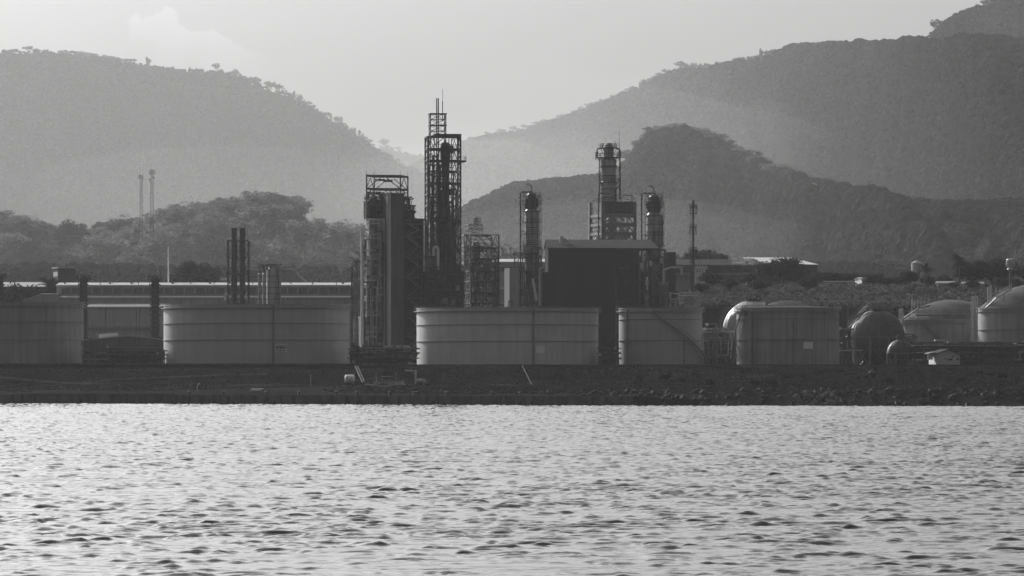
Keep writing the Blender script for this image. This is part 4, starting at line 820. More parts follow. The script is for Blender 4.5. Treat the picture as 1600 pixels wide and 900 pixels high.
# pale box building + column in frame
T = Th('box_building', 'plain pale windowless box building left of the framed slim column', 'building', 800, 545, 1345, rot=R_(10))
T.part('wall', bx(T,792,806.5,-4,4,420), 'cladding_mid', smooth=False); T.part('roof', bx(T,791.7,806.8,-4.2,4.2,419,420), 'roof_grey', smooth=False)
b = MB(); b.path([(T.X(790),-4.5,0),(T.X(790),-4.5,T.Z(471)),(T.X(796),-4.5,T.Z(471)),(T.X(796),-4.5,0)], .15); T.part('handrail_hoop', b, 'steel')
column(820,842,297,545,MY,'slim column rising from a braced base left of the big dark building, ringed by platforms', plats=((308,15),(320,16),(331,14.5),(348,15),(366,15),(383,15),(398,14)), pipe_off=9, pipetop=300, group='matching slim columns')
T = Th('support_frame', 'braced steel frame around the foot of the slim column left of the dark hall', 'steel structure', 826, 545, MY-1)
frame(T, 804, 846, -5.5, 5.5, [545,500,478,452,424,396], r=.19, pat='Z', floors=(424,396), m='steel'); T.part('pipes', clutter(T.X(806), T.X(846), -6, -2, T.Z(478), T.Z(385), 60, 31, .2), 'steel')
b = MB(); b.bar((T.X(832),-6.5,T.Z(436)), (T.X(838),-6.5,T.Z(470)), .38, 8); b.path([(T.X(843),-6,T.Z(478)),(T.X(843),-6,T.Z(420)),(T.X(850),-6,T.Z(418))], .22, 8); T.part('transfer_pipe', b, 'steel_pale')
b = MB(); b.box(T.X(842),T.X(846.5),-6.5,-5.6,T.Z(400),T.Z(391)); b.box(T.X(806),T.X(812),-6.3,-5.6,T.Z(399),T.Z(395)); T.part('cabinet', b, 'roof_white', smooth=False)
# ------------------------------------------------------------------ big dark building
T = Th('process_hall', 'big dark windowless hall with a low pitched roof in the middle of the plant', 'building', 925, 562, 1372, rot=R_(1.4))
dpt = 30
b = MB(); zf, zr = T.Z(387), T.Z(372); b.box(T.X(856.5), T.X(997), 0, dpt, -3, zf-.02); T.part('wall', b, 'cladding_dark', smooth=False)
b = MB(); b.add([(T.X(855),-.5,zf),(T.X(1030),-.5,zf-.15),(T.X(1022),dpt*.55,zr),(T.X(855),dpt*.55,zr),(T.X(855),dpt+1,zf+.2),(T.X(1020),dpt+1,zf+.2)], [(0,1,2,3),(3,2,5,4)])
b.add([(T.X(855),-.5,zf-.02),(T.X(1030),-.5,zf-.17),(T.X(1030),-.5,zf-.62),(T.X(855),-.5,zf-.5)], [(0,1,2,3)]); T.part('roof', b, 'roof_dark', smooth=False)
b = MB(); b.prism([(T.X(876),zr-.9),(T.X(884),zr-1.1),(T.X(893),zr-1.1),(T.X(879),zr+.75),(T.X(876),zr+.75)], 6, 7.5); T.part('roof_vent', b, 'roof_white', smooth=False)
b = MB(); b.add([(T.X(856.4),-.03,zf),(T.X(856.4),dpt,zf),(T.X(856.4),dpt*.55,zr)], [(0,1,2)]); T.part('gable', b, 'cladding_dark', smooth=False)
b = MB(); [b.box(T.X(860+k*8.05)-.07, T.X(860+k*8.05)+.07, -.1, -.003, 0, zf-.6) for k in range(17)]; T.part('cladding_ribs', b, 'cladding_dark', smooth=False)
b = MB(); [b.bar((T.X(x),-.35,-2),(T.X(x),-.35,T.Z(t_)),.14,6) for x, t_ in ((961.5,418),(963.5,430))]; b.path([(T.X(961.5),-.35,T.Z(418)),(T.X(975),-.35,T.Z(418))], .12)
for q in (420,444,476): b.box(T.X(966),T.X(982),-1.4,-.02,T.Z(q)-.2,T.Z(q)); b.rails([(T.X(966),-1.3,T.Z(q)),(T.X(982),-1.3,T.Z(q))],1.1,.05)
T.part('wall_gangway', b, 'steel')
for xa, q in ((968,411),(968,436)): b = MB(); b.box(T.X(xa), T.X(xa+6), -.1, -.02, T.Z(q+8), T.Z(q)); T.part('door_opening', b, 'ink', smooth=False)
b = MB(); b.box(T.X(844),T.X(856.3),-2,9,-3,T.Z(427)); T.part('annex', b, 'cladding_dark', smooth=False); b = MB(); b.box(T.X(843.5),T.X(856.3),-2.3,9.2,T.Z(427)+.01,T.Z(425.5)); b.box(T.X(848),T.X(856.3),-2.2,-2.01,T.Z(446),T.Z(445)); T.part('annex_roof', b, 'roof_dark', smooth=False)
# equipment frame right of the hall under the roof overhang
T = Th('equipment_frame', 'open multi-level equipment frame crammed with pipes, right of the big dark hall', 'steel structure', 1018, 560, 1374)
frame(T, 998, 1040, -1, 9, [560,520,497,478,455,428,402,390], r=.2, pat='Z', faces='fb', floors=(455,428,402), m='steel'); T.part('pipes', clutter(T.X(998), T.X(1040), -1.5, 6, T.Z(540), T.Z(394), 190, 41, .35), 'steel')
b = MB(); b.lathe([(5.5*T.s,T.Z(545)),(6.5*T.s,T.Z(455)),(.01,T.Z(452))], 20, T.X(1010), 1); T.part('vessel', b, 'vessel'); b = MB(); b.lathe([(5*T.s,T.Z(436)),(5*T.s,T.Z(410)),(.01,T.Z(408))], 16, T.X(1024), 1); T.part('vessel', b, 'vessel'); b = MB(); b.lathe([(4*T.s,T.Z(424)),(4*T.s,T.Z(400)),(.01,T.Z(398))], 16, T.X(1004), 0); T.part('vessel', b, 'vessel')
b = MB(); [b.box(T.X(x),T.X(x)+.9,-1.6,-1.1,T.Z(q),T.Z(q)+1.6) for x, q in ((1000,420),(1003,408),(1014,416),(1031,412),(1008,446))]; T.part('insulation_boxes', b, 'roof_white', smooth=False)
T = Th('box_building', 'tall dark box-shaped block at the right end of the equipment frame', 'building', 1048, 560, 1392, rot=R_(3)); T.part('wall', bx(T,1040.5,1056,0,10,395,565), 'cladding', smooth=False); T.part('roof', bx(T,1040,1056.4,-.3,10.2,394,395), 'roof_dark', smooth=False)
b = MB(); [b.box(T.X(1040.5),T.X(1057),-1.2,-.02,T.Z(q)-.2,T.Z(q)) for q in (418,440,462)]; [b.rails([(T.X(1041),-1.1,T.Z(q)),(T.X(1057),-1.1,T.Z(q))],1.1,.05) for q in (418,440,462)]; T.part('wall_gangway', b, 'steel')
T = Th('process_vessel', 'short drum vessel with a pale domed top at the right foot of the equipment frame', 'vessel', 1037, 560, 1366); b = MB(); b.lathe([(7*T.s,-1),(7*T.s,T.Z(448)),(6.4*T.s,T.Z(444)),(3.5*T.s,T.Z(441)),(.01,T.Z(440.5))], 24); T.part('shell', b, 'vessel_dark'); b = MB(); b.path([(0,0,T.Z(441)),(0,0,T.Z(422)),(2,0,T.Z(418)),(5,0,T.Z(418)),(5,0,T.Z(430))], .3, 8); b.ringrail(7*T.s, T.Z(447), 12); T.part('top_piping', b, 'steel_pale')
T = Th('pipe_rack', 'bright tangle of low pipes between the equipment frame and the thin flare stack', 'pipe rack', 1066, 560, 1372); frame(T, 1046, 1090, -1, 3, [560,500,480,470], r=.12, pat='Z', faces='f', m='steel'); T.part('pipes', clutter(T.X(1046), T.X(1092), -2, 3, T.Z(500), T.Z(456), 80, 43, .25), 'steel_pale')
column(1010,1034,300,560,1400,'slim column behind the equipment frame, brightest of the slim columns on its left side', plats=((309,14),(319,15.5),(325,15),(338,15),(351,15),(368,15),(384,15)), pipe_off=10, pipetop=302, group='matching slim columns')
# main column on box frame
T = Th('box_frame_tower', 'square steel tower with cross-braced openings above the roof of the big dark hall', 'steel structure', 953, 562, 1476, rot=R_(17))
X0, X1 = T.X(931), T.X(983); yy0, yy1 = -6, 6
for (x, y) in ((X0,yy0),(X1,yy0),(X1,yy1),(X0,yy1)): b = MB(); b.box(x-.5,x+.5,y-.5,y+.5,0,T.Z(316)); T.part('post', b, 'steel', smooth=False)
b = MB(); zs = [T.Z(q) for q in (470,440,420,400,382,366,352,338,316.5)]
for i, z in enumerate(zs[:-1]):
    b.box(X0+.51,X1-.51,yy0-.3,yy0+.3,z-.5,z+.5); b.box(X0+.51,X1-.51,yy1-.3,yy1+.3,z-.5,z+.5); b.box(X0-.3,X0+.3,yy0+.51,yy1-.51,z-.4,z+.4); b.box(X1-.3,X1+.3,yy0+.51,yy1-.51,z-.4,z+.4)
T.part('beams', b, 'steel', smooth=False)
b = MB(); b.box(X0+.51,X1-.51,yy0-.35,yy0+.35,T.Z(335),T.Z(316)); b.box(X1-.35,X1+.35,yy0+.51,yy1-.51,T.Z(335),T.Z(316)); T.part('header_panel', b, 'cladding', smooth=False)
b = MB()
for k in range(9): xx = X0+1.2+(X1-X0-2.4)*k/8; b.box(xx-.35,xx+.35,yy0-.5,yy0-.36,T.Z(329),T.Z(322)) if k % 2 else b.cyl(.01,0,.01,3)
T.part('panel_ribs', b, 'steel_dark', smooth=False)
b = MB(); m_ = (X0+X1)/2
for z0, z1 in zip(zs[:-2], zs[1:-1]):
    for xa, xb in ((X0,m_),(m_,X1)):
        for y in (yy0,yy1): b.bar((xa,y,z0),((xa+xb)/2,y,z1),.14); b.bar((xb,y,z0),((xa+xb)/2,y,z1),.14)
    for x in (X0,X1): b.bar((x,yy0,z0),(x,0,z1),.14); b.bar((x,yy1,z0),(x,0,z1),.14)
T.part('bracing', b, 'steel'); T.part('piping', clutter(X0+1, X1-1, yy0+1, yy1-1, T.Z(400), T.Z(338), 60, 51, .3), 'steel_pale')
b = MB(); z = T.Z(316); b.rails([(X0,yy0,z),(X1,yy0,z),(X1,yy1,z),(X0,yy1,z)], 1.3, .08, closed=True); b.path([(X1-6,yy0+1,z),(X1-6,yy0+1,z+2),(X1-.5,yy0+1,z+2),(X1-.5,yy0+1,z)], .16); b.path([(X0-1,yy0+1,0),(X0-1,yy0+1,z+2.4),(X0+2.5,yy0+1,z+2.4)], .22, 8); b.path([(X0-2,yy0,T.Z(382)),(X0-1.2,yy0,T.Z(376)),(X0+0,yy0,T.Z(372))], .2); T.part('top_railing', b, 'steel_dark')
T = Th('process_column', 'thickest and highest stained column, rising from the square steel tower above the dark hall', 'process column', 951, 562, 1476)
s = T.s; b = MB(); prof = [(12.5,400),(12.5,288),(12.8,286),(11.2,284),(11.2,262),(12.2,260),(12.2,250),(7.8,247),(7.8,234),(6.4,231),(6,226),(3.5,223.5),(.1,223)]; b.lathe([(r*s, T.Z(q)) for r, q in prof], 36); T.part('shell', b, 'vessel')
b = MB(); [b.ring(12.5*s, 13.2*s, T.Z(q), T.Z(q)+.2, 36) for q in (296,310)]; b.ring(11.3*s, 12.4*s, T.Z(276), T.Z(274), 36); b.ring(12.2*s, 13.4*s, T.Z(262), T.Z(259), 36); T.part('stiffening_rings', b, 'vessel_dark')
for q, R0 in ((247,19),(232,13),(286,15.5)):
    b = MB(); b.ring(7*s, R0*s, T.Z(q), T.Z(q)+.25, 26); b.ringrail(R0*s, T.Z(q)+.2, 16, h=1.2, t=.08); [b.bar((8*s*math.sin(a), -8*s*math.cos(a), T.Z(q)-1.8), (R0*.95*s*math.sin(a), -R0*.95*s*math.cos(a), T.Z(q)), .12) for a in [k*.785 for k in range(8)]]; T.part('platform', b, 'steel_dark')
b = MB(); b.path([(T.X(937),-1,T.Z(316)),(T.X(937),-1,T.Z(248))], .16, 6); b.path([(T.X(968.5),-1,T.Z(312)),(T.X(968.5),-1,T.Z(234)),(T.X(961),-1,T.Z(231)),(T.X(955),-1,T.Z(231))], .26, 8); b.path([(T.X(933),-1,T.Z(247)),(T.X(933),-1,T.Z(233)),(T.X(946),-1,T.Z(231))], .2, 6); b.path([(T.X(931),-1,T.Z(250)),(T.X(931),-1,T.Z(238)),(T.X(935),-1,T.Z(238))], .15, 6); b.path([(T.X(962),-2,T.Z(312)),(T.X(962),-2,T.Z(296)),(T.X(968),-2,T.Z(290))], .22, 8); T.part('overhead_pipe', b, 'steel_dark')
b = MB(); b.ladder(T.X(937.5), -1, T.Z(316), T.Z(247), .7); T.part('ladder', b, 'steel_dark')
b = MB(); b.bar((T.X(967.5),0,T.Z(247)), (T.X(967.5),0,T.Z(222)), .12, 6); b.bar((T.X(967.5),0,T.Z(222)), (T.X(967.5),0,T.Z(204)), .06, 5); [b.bar((T.X(x),0,T.Z(232)),(T.X(x),0,T.Z(t_)),.09) for x, t_ in ((936,223),(941,226),(961,220),(958,226))]; T.part('whip_mast', b, 'steel_dark')
# thin guyed flare stack
T = Th('flare_stack', 'thin guyed flare stack with three caged platforms, standing alone right of the hall', 'flare stack', 1083, 545, 1380)
b = MB(); b.lathe([(3*T.s,-1),(2.6*T.s,T.Z(400)),(1.6*T.s,T.Z(380)),(1.6*T.s,T.Z(322)),(2.1*T.s,T.Z(321)),(2.1*T.s,T.Z(313)),(.01,T.Z(312))], 16); T.part('pipe', b, 'steel')
for q in (334,366,402):
    b = MB(); [b.ring(1.7*T.s, 6*T.s, T.Z(q-dz), T.Z(q-dz)+.15, 12) for dz in (0,9)]; b.ringrail(6*T.s, T.Z(q), 8, h=2.0, t=.08); b.ringrail(6*T.s, T.Z(q-9), 8, h=1.1, t=.08); T.part('platform', b, 'steel_dark')
b = MB(); b.ladder(-2.4*T.s, -.5, 0, T.Z(325), .6); T.part('ladder', b, 'steel_dark')
b = MB()
for a in (0.6, 2.2, 3.9, 5.3):
    for q in (335,400): b.bar((0,0,T.Z(q)), (34*math.cos(a), 34*math.sin(a), 2), .035)
T.part('guy_wires', b, 'steel')
# ------------------------------------------------------------------ warehouses on the left
def gabled(T, x0, x1, y0, y1, pe, pr, pb, wall='cladding', roof='roof_white', axis='x', over=.5):
    """axis x: ridge runs left-right; axis y: ridge runs away from the camera (gable towards it)"""
    X0, X1 = T.X(x0), T.X(x1); ze, zr, zb = T.Z(pe), T.Z(pr), T.Z(pb)
    b = MB(); b.box(X0, X1, y0, y1, zb, ze); T.part('wall', b, wall, smooth=False); b = MB(); ym = (y0+y1)/2; xm = (X0+X1)/2
    if axis == 'x':
        t = .25; b.add([(X0-over,y0-over,ze),(X1+over,y0-over,ze),(X1+over,ym,zr),(X0-over,ym,zr),(X0-over,y1+over,ze),(X1+over,y1+over,ze),(X0-over,y0-over,ze-t),(X1+over,y0-over,ze-t),(X1+over,ym,zr-t),(X0-over,ym,zr-t),(X0-over,y1+over,ze-t),(X1+over,y1+over,ze-t)],
            [(0,1,2,3),(3,2,5,4),(6,7,1,0),(0,3,9,6),(3,4,10,9),(1,7,8,2),(2,8,11,5),(4,5,11,10),(7,6,9,8),(8,9,10,11)]); T.part('roof', b, roof, smooth=False)
        g_ = MB(); [g_.add([(x,y0,ze),(x,y1,ze),(x,ym,zr-.3)], [(0,1,2)]) for x in (X0+.02, X1-.02)]; T.part('gable', g_, wall, smooth=False)
    else:
        t = .25; b.add([(X0-over,y0-over,ze),(xm,y0-over,zr),(X1+over,y0-over,ze),(X0-over,y1+over,ze),(xm,y1+over,zr),(X1+over,y1+over,ze),(X0-over,y0-over,ze-t),(xm,y0-over,zr-t),(X1+over,y0-over,ze-t)],
            [(0,1,4,3),(1,2,5,4),(0,6,7,1),(1,7,8,2)]); T.part('roof', b, roof, smooth=False)
        g_ = MB(); g_.add([(X0,y0-.01,ze),(X1,y0-.01,ze),(xm,y0-.01,zr-.3)], [(0,1,2)]); T.part('gable', g_, wall, smooth=False)
T = Th('warehouse', 'low warehouse with a bright white roof at the far left edge, behind dark bushes', 'warehouse', 0, 462, 1760)
gabled(T, -120, 78, 0, 22, 447.5, 440, 475, 'cladding'); 
T = Th('roof_housing', 'small block building with a pale flat roof above the left warehouses', 'building', 100, 445, 1740, rot=R_(16))
b = MB(); b.box(T.X(87.5),T.X(115),-4,6,-3,T.Z(419.5)); T.part('wall', b, 'cladding', smooth=False); b = MB(); b.box(T.X(86),T.X(116),-4.6,6.5,T.Z(419.5)+.01,T.Z(417.8)); T.part('roof', b, 'roof_white', smooth=False)
b = MB(); b.box(T.X(87.5)-.05,T.X(87.5)-.01,-3,5,T.Z(432),T.Z(425)); T.part('window', b, 'roof_white', smooth=False)
b = MB(); [b.bar((T.X(x),0,T.Z(418)),(T.X(x),0,T.Z(t_)),.1) for x, t_ in ((97,410),(99,414),(101,411))]; T.part('roof_antennas', b, 'steel')
T = Th('long_warehouse', 'very long stepped warehouse with white roof edges running behind the left tanks', 'warehouse', 320, 520, 1600)
s = T.s
b = MB(); b.box(T.X(84),T.X(700),10,34,-3,T.Z(446.6)); T.part('upper_wall', b, 'cladding_mid', smooth=False)
b = MB(); b.box(T.X(83),T.X(700),9.3,36,T.Z(446.6)+.01,T.Z(444.4)); b.add([(T.X(83),9.3,T.Z(444.3)),(T.X(700),9.3,T.Z(444.3)),(T.X(700),22,T.Z(439.6)),(T.X(83),22,T.Z(439.6)),(T.X(83),36,T.Z(444)),(T.X(700),36,T.Z(444))], [(0,1,2,3),(3,2,5,4)]); T.part('upper_roof', b, 'roof_white', smooth=False)
for i in range(30):
    xa = 92+i*16.2; b = MB(); b.box(T.X(xa),T.X(xa+13.5),9.9,9.98,T.Z(458.5),T.Z(449)); f = T.part('window', b, 'steel', smooth=False)
    p = MB(); [p.box(T.X(xa+.6+j*4.4),T.X(xa+4.4+j*4.4),9.82,9.88,T.Z(457.6),T.Z(450)) for j in range(3)]; p.build('pane', 'vessel_dark', f, smooth=False)
b = MB(); b.box(T.X(90),T.X(700),3,9.9,-3,T.Z(464)); T.part('middle_wall', b, 'cladding_soft', smooth=False)
b = MB(); b.add([(T.X(90),2.4,T.Z(464)),(T.X(700),2.4,T.Z(464)),(T.X(700),9.9,T.Z(461)),(T.X(90),9.9,T.Z(461)),(T.X(90),2.4,T.Z(465.2)),(T.X(700),2.4,T.Z(465.2))], [(0,1,2,3),(4,5,1,0)]); T.part('middle_roof', b, 'roof_white', smooth=False)
b = MB(); b.prism([(T.X(35),T.Z(545)),(T.X(90),T.Z(545)),(T.X(90),T.Z(459.5)),(T.X(63),T.Z(459)),(T.X(35),T.Z(470))], 2, 9.8); T.part('lean_to', b, 'cladding_mid', smooth=False)
b = MB(); b.add([(T.X(34),1.6,T.Z(470.2)),(T.X(63),1.6,T.Z(458.6)),(T.X(91),1.6,T.Z(459)),(T.X(34),10,T.Z(469.2)),(T.X(63),10,T.Z(457.8)),(T.X(91),10,T.Z(458.2))], [(0,1,4,3),(1,2,5,4)]); b.add([(T.X(34),1.6,T.Z(470.2)),(T.X(63),1.6,T.Z(458.6)),(T.X(91),1.6,T.Z(459)),(T.X(34),1.6,T.Z(471.4)),(T.X(63),1.6,T.Z(459.8)),(T.X(91),1.6,T.Z(460.2))], [(3,4,1,0),(4,5,2,1)]); T.part('lean_to_roof', b, 'roof_white', smooth=False)
for i in range(14): b = MB(); x = 95+i*33+random.uniform(-8,8); w_ = random.uniform(1,3.5); b.box(T.X(x),T.X(x+w_),15,17,T.Z(443.5),T.Z(440-random.uniform(0,1.5))); T.part('roof_vent', b, 'steel', smooth=False)
b = MB(); [b.bar((T.X(x),9,T.Z(444)),(T.X(x),9,T.Z(t_)),.12,5) for x, t_ in ((153,429),(213,430),(332,433),(486,440),(524,433))]; T.part('roof_poles', b, 'steel_dark')
T = Th('shed', 'broad plain grey shed below the long warehouse, between two dark column towers', 'shed', 190, 532, 1540)
b = MB(); b.box(T.X(100),T.X(262),0,20,-2,T.Z(479)); T.part('wall', b, 'cladding_light', smooth=False)
b = MB(); b.add([(T.X(99),-.6,T.Z(481)),(T.X(263),-.6,T.Z(481)),(T.X(263),10,T.Z(474.2)),(T.X(99),10,T.Z(474.2)),(T.X(99),20.6,T.Z(479)),(T.X(263),20.6,T.Z(479))], [(0,1,2,3),(3,2,5,4)]); T.part('roof', b, 'roof_grey', smooth=False)
b = MB(); b.box(T.X(99),T.X(263),9.6,10.3,T.Z(474.1),T.Z(473)); T.part('ridge_cap', b, 'roof_white', smooth=False)
b = MB(); [b.box(T.X(x)-.08,T.X(x)+.08,-.1,-.02,0,T.Z(482)) for x in (165,213,218,245)]; T.part('downpipe', b, 'steel', smooth=False)
b = MB(); b.box(T.X(135),T.X(245),-.5,-.02,T.Z(513),T.Z(510)); [b.box(T.X(x),T.X(x+3),-.9,-.51,T.Z(516),T.Z(512)) for x in range(138,240,9)]; T.part('skirting_band', b, 'roof_grey', smooth=False)
T = Th('gabled_shed', 'low dark gabled shed with a white louvred vent, between the leftmost and the D-3010 tank', 'shed', 200, 563, 1350)
gabled(T, 110, 290, 0, 24, 533, 524, 575, 'cladding', 'roof_grey', 'y'); b = MB(); b.prism([(T.X(154),T.Z(528)),(T.X(183),T.Z(524.5)),(T.X(183),T.Z(519.5)),(T.X(154),T.Z(522))], 2, 5); T.part('roof_vent', b, 'white', smooth=False)
b = MB(); b.prism([(T.X(150),T.Z(521.6)),(T.X(196),T.Z(518)),(T.X(196),T.Z(517.2)),(T.X(150),T.Z(520.8))], 1.8, 5.4); T.part('vent_hood', b, 'roof_grey', smooth=False)
b = MB(); [b.box(T.X(x)-.06,T.X(x)+.06,-.12,-.03,0,T.Z(530)) for x in (165,190,196,230,249)]; b.box(T.X(160),T.X(262),-.1,-.03,T.Z(540.5),T.Z(539.5)); T.part('cladding_battens', b, 'steel_dark', smooth=False)
T = Th('gabled_warehouse', 'pale gabled warehouse seen behind the twin chimney, its roof above the long warehouse', 'warehouse', 400, 460, 1780)
b = MB(); b.prism([(T.X(338),T.Z(470)),(T.X(476),T.Z(470)),(T.X(476),T.Z(441)),(T.X(457),T.Z(422)),(T.X(360),T.Z(422)),(T.X(338),T.Z(440))], 0, 50); T.part('wall', b, 'cladding_mid', smooth=False)
b = MB(); b.box(T.X(359),T.X(458),-.5,51,T.Z(422)+.01,T.Z(419.8)); b.add([(T.X(337.5),-.5,T.Z(440.3)),(T.X(359.8),-.5,T.Z(421.6)),(T.X(359.8),50,T.Z(421.6)),(T.X(337.5),50,T.Z(440.3))],[(0,1,2,3)]); T.part('roof', b, 'roof_white', smooth=False)
b = MB(); b.box(T.X(344),T.X(360),-.1,-.02,T.Z(438),T.Z(434)); T.part('wall_vent', b, 'white', smooth=False); b = MB(); b.box(T.X(392),T.X(402),-.2,-.02,T.Z(433),T.Z(432)); T.part('wall_light', b, 'steel_dark', smooth=False)
def pole(name, label, px, pt, pb, Y, r, m='steel', arms=(), r2=None, cat='pole', group=None):
    T = Th(name, label, cat, px, pb, Y, group); b = MB(); b.bar((0,0,-1.5), (0,0,T.Z(pt)), r, 8, r2 or r*.6); T.part('shaft', b, m)
    if arms:
        b = MB(); [b.bar((T.X(px+a),0,T.Z(q)),(T.X(px+c),0,T.Z(q)),r*.6) for a, c, q in arms]; T.part('crossarm', b, m)
    return T
pole('mast', 'tall plain white pole above the long warehouse, right of the antenna mast', 263, 385, 446, 1625, .3, 'white', r2=.2)
pole('antenna_mast', 'thin dark antenna mast above the second dark column tower', 246, 383, 446, 1640, .22, arms=((-2,2,400),(-2.5,2.5,417),(-2.5,2.5,424),(-3,3,431)), cat='mast')
# telecom towers
def telecom(px, pt, pb, Y, hw, label, dish):
    T = Th('telecom_mast', label, 'telecom mast', px, pb, Y, 'telecom masts on the wooded slope'); h = T.Z(pt); w0 = hw*T.s
    for sx in (-1,1):
        for sy in (-1,1): b = MB(); b.bar((sx*w0,sy*w0,-6), (sx*w0*.7,sy*w0*.7,h), .11); T.part('leg', b, 'steel_mast')
    b = MB(); n = int(h/2.2)
    for k in range(n):
        z0, z1 = h*k/n, h*(k+1)/n; a = w0*(1-.3*k/n); c = w0*(1-.3*(k+1)/n)
        for (p, q, p2, q2) in (((-a,-a),(a,-a),(-c,-c),(c,-c)),((a,-a),(a,a),(c,-c),(c,c)),((a,a),(-a,a),(c,c),(-c,c)),((-a,a),(-a,-a),(-c,c),(-c,-c))):
            b.bar((*p,z0),(*q,z0),.06); b.bar((*p,z0),(*q2,z1),.05)
    T.part('bracing', b, 'steel_mast'); b = MB()
    for x, q, hh in dish: b.box(T.X(px+x)-.2,T.X(px+x)+.2,-w0-.3,-w0-.1,T.Z(q+hh),T.Z(q)); b.bar((0,0,T.Z(q+hh/2)),(T.X(px+x),-w0-.3,T.Z(q+hh/2)),.06)
    b.bar((0,0,h),(0,0,h+1.4),.08); T.part('antennas', b, 'white')
mat('steel_mast', .09, .6, .2, .5)
telecom(220.5,273,352,2420,2.0,'left and shorter of the two telecom masts rising from the wooded slope',((-2.6,273,7),(2.6,274,7)))
telecom(237.5,265,352,2420,2.3,'right and taller of the two telecom masts rising from the wooded slope, with more antennas',((-4,266,7),(4,266,7),(0,265,8),(-3,280,4),(3,276,4)))
# ------------------------------------------------------------------ buildings behind the middle and on the right plateau
T = Th('warehouse', 'pale low warehouse glimpsed between the open steel frame and the pale box building', 'warehouse', 790, 462, 1720)
gabled(T, 770, 870, 0, 30, 409, 403, 475, 'cladding_mid'); b = MB(); b.box(T.X(776),T.X(868),-.1,-.02,T.Z(424),T.Z(417)); T.part('ribbon_window', b, 'window', smooth=False); b = MB(); b.box(T.X(770),T.X(870),-3,0,T.Z(452),T.Z(449.5)); T.part('canopy', b, 'roof_white', smooth=False)
T = Th('warehouse', 'long pale warehouse running right from the thin flare stack to the big barn', 'warehouse', 1110, 440, 1740)
gabled(T, 1020, 1184, 0, 26, 414, 404, 455, 'cladding_mid', 'roof_dark'); b = MB(); b.box(T.X(1056),T.X(1178),-2.2,-.02,T.Z(429.5),T.Z(428)); T.part('canopy', b, 'roof_grey', smooth=False); b = MB(); b.box(T.X(1056),T.X(1180),-.12,-.02,T.Z(426),T.Z(416)); T.part('ribbon_window', b, 'window', smooth=False)
b = clutter(T.X(1145), T.X(1178), -3, -1, T.Z(414), T.Z(405), 26, 61, .4); T.part('roof_ducts', b, 'white')
T = Th('pipe_loops', 'pale looping pipes in front of the right warehouse, beside the thin flare stack', 'pipe', 1095, 436, 1620); b = MB()
for k in range(4): x = 1087+k*4.5; b.path([(T.X(x),0,-2),(T.X(x),0,T.Z(420)),(T.X(x+1.5),0,T.Z(417)),(T.X(x+3.5),0,T.Z(417)),(T.X(x+4),0,T.Z(421))], .35, 8)
T.part('pipe_run', b, 'steel_pale')
T = Th('barn', 'big dark barn with a pale sloping roof on the plateau, a round tree before it', 'barn', 1215, 437, 1750, rot=R_(0))
X0, X1 = T.X(1160), T.X(1277); b = MB(); b.prism([(X0,-3),(X1,-3),(X1,T.Z(413.5)),(X1-.01,T.Z(413)),(X0,T.Z(413))], 0, 40); T.part('wall', b, 'cladding_dark', smooth=False)
b = MB(); b.add([(T.X(1210),-.8,T.Z(412.8)),(X1+.6,-.8,T.Z(413.4)),(T.X(1246),45,T.Z(397.5)),(T.X(1165),45,T.Z(397.5))], [(0,1,2,3)]); T.part('roof', b, 'roof_white', smooth=False)
b = MB(); b.add([(X0-.3,-.8,T.Z(413)),(T.X(1209.5),-.8,T.Z(412.85)),(T.X(1164.5),45,T.Z(397.6)),(T.X(1150),45,T.Z(398.5))], [(0,1,2,3)]); T.part('roof_slope', b, 'roof_dark', smooth=False)
b = MB(); b.box(T.X(1262),T.X(1270),-6,-.1,-1,T.Z(434)); T.part('porch', b, 'cladding_dark', smooth=False)
T = Th('hut', 'tiny bright white hut below the right corner of the big barn', 'hut', 1271, 446, 1640); gabled(T, 1268.5, 1274, 0, 3, 438.5, 436, 448, 'white', 'roof_white', 'y', .15); b = MB(); b.box(T.X(1270),T.X(1271.5),-.1,-.03,T.Z(445),T.Z(441)); T.part('door', b, 'window', smooth=False)
T = Th('hut', 'small white house on the brushy plateau, right of the row of low trees', 'house', 1353, 446, 1640, rot=R_(18)); gabled(T, 1346, 1361, 0, 6, 436, 433, 449, 'white', 'roof_white', 'x', .3); b = MB(); [b.box(T.X(x),T.X(x+1.2),-.1,-.03,T.Z(443),T.Z(439)) for x in (1349,1357)]; T.part('window', b, 'window', smooth=False)
T = Th('shed', 'low shed with a pale roof half hidden by trees, below the right warehouse', 'shed', 1146, 474, 1560); gabled(T, 1122, 1168, 0, 8, 467.5, 461, 478, 'cladding', 'roof_grey', 'x')
b = MB(); b.box(T.X(1130),T.X(1136),-.1,-.02,T.Z(474),T.Z(469)); T.part('door', b, 'window', smooth=False)
T = Th('shed', 'long low shed with a thin pale roof, right of the low trees below the barn', 'shed', 1310, 447, 1650); gabled(T, 1290, 1334, 0, 7, 441, 438.5, 450, 'cladding_mid', 'roof_dark', 'x')
T = Th('shed', 'small flat dark shed with a pale eave under the massive dark tree', 'shed', 1520, 447, 1592); gabled(T, 1506, 1536, 0, 6, 443, 440, 450, 'cladding', 'roof_grey', 'x')
T = Th('shed', 'squat pale shed under the trees left of the tall palm', 'shed', 1478, 447, 1592); gabled(T, 1466, 1492, 0, 6, 442.5, 439, 450, 'cladding_mid', 'roof_grey', 'x')
T = Th('storage_dome', 'pale rounded storage dome among the trees between the right warehouse and the barn', 'dome', 1171, 446, 1610)
b = MB(); b.lathe([(5.5*T.s*math.cos(a), T.Z(446)+9*T.s*math.sin(a)) for a in [i*math.pi/20*.999 for i in range(11)]], 20); T.part('shell', b, 'tank_pale'); b = MB(); b.box(-.6,.6,-5.6*T.s,-5.2*T.s,-.5,1.4); T.part('door', b, 'window', smooth=False)
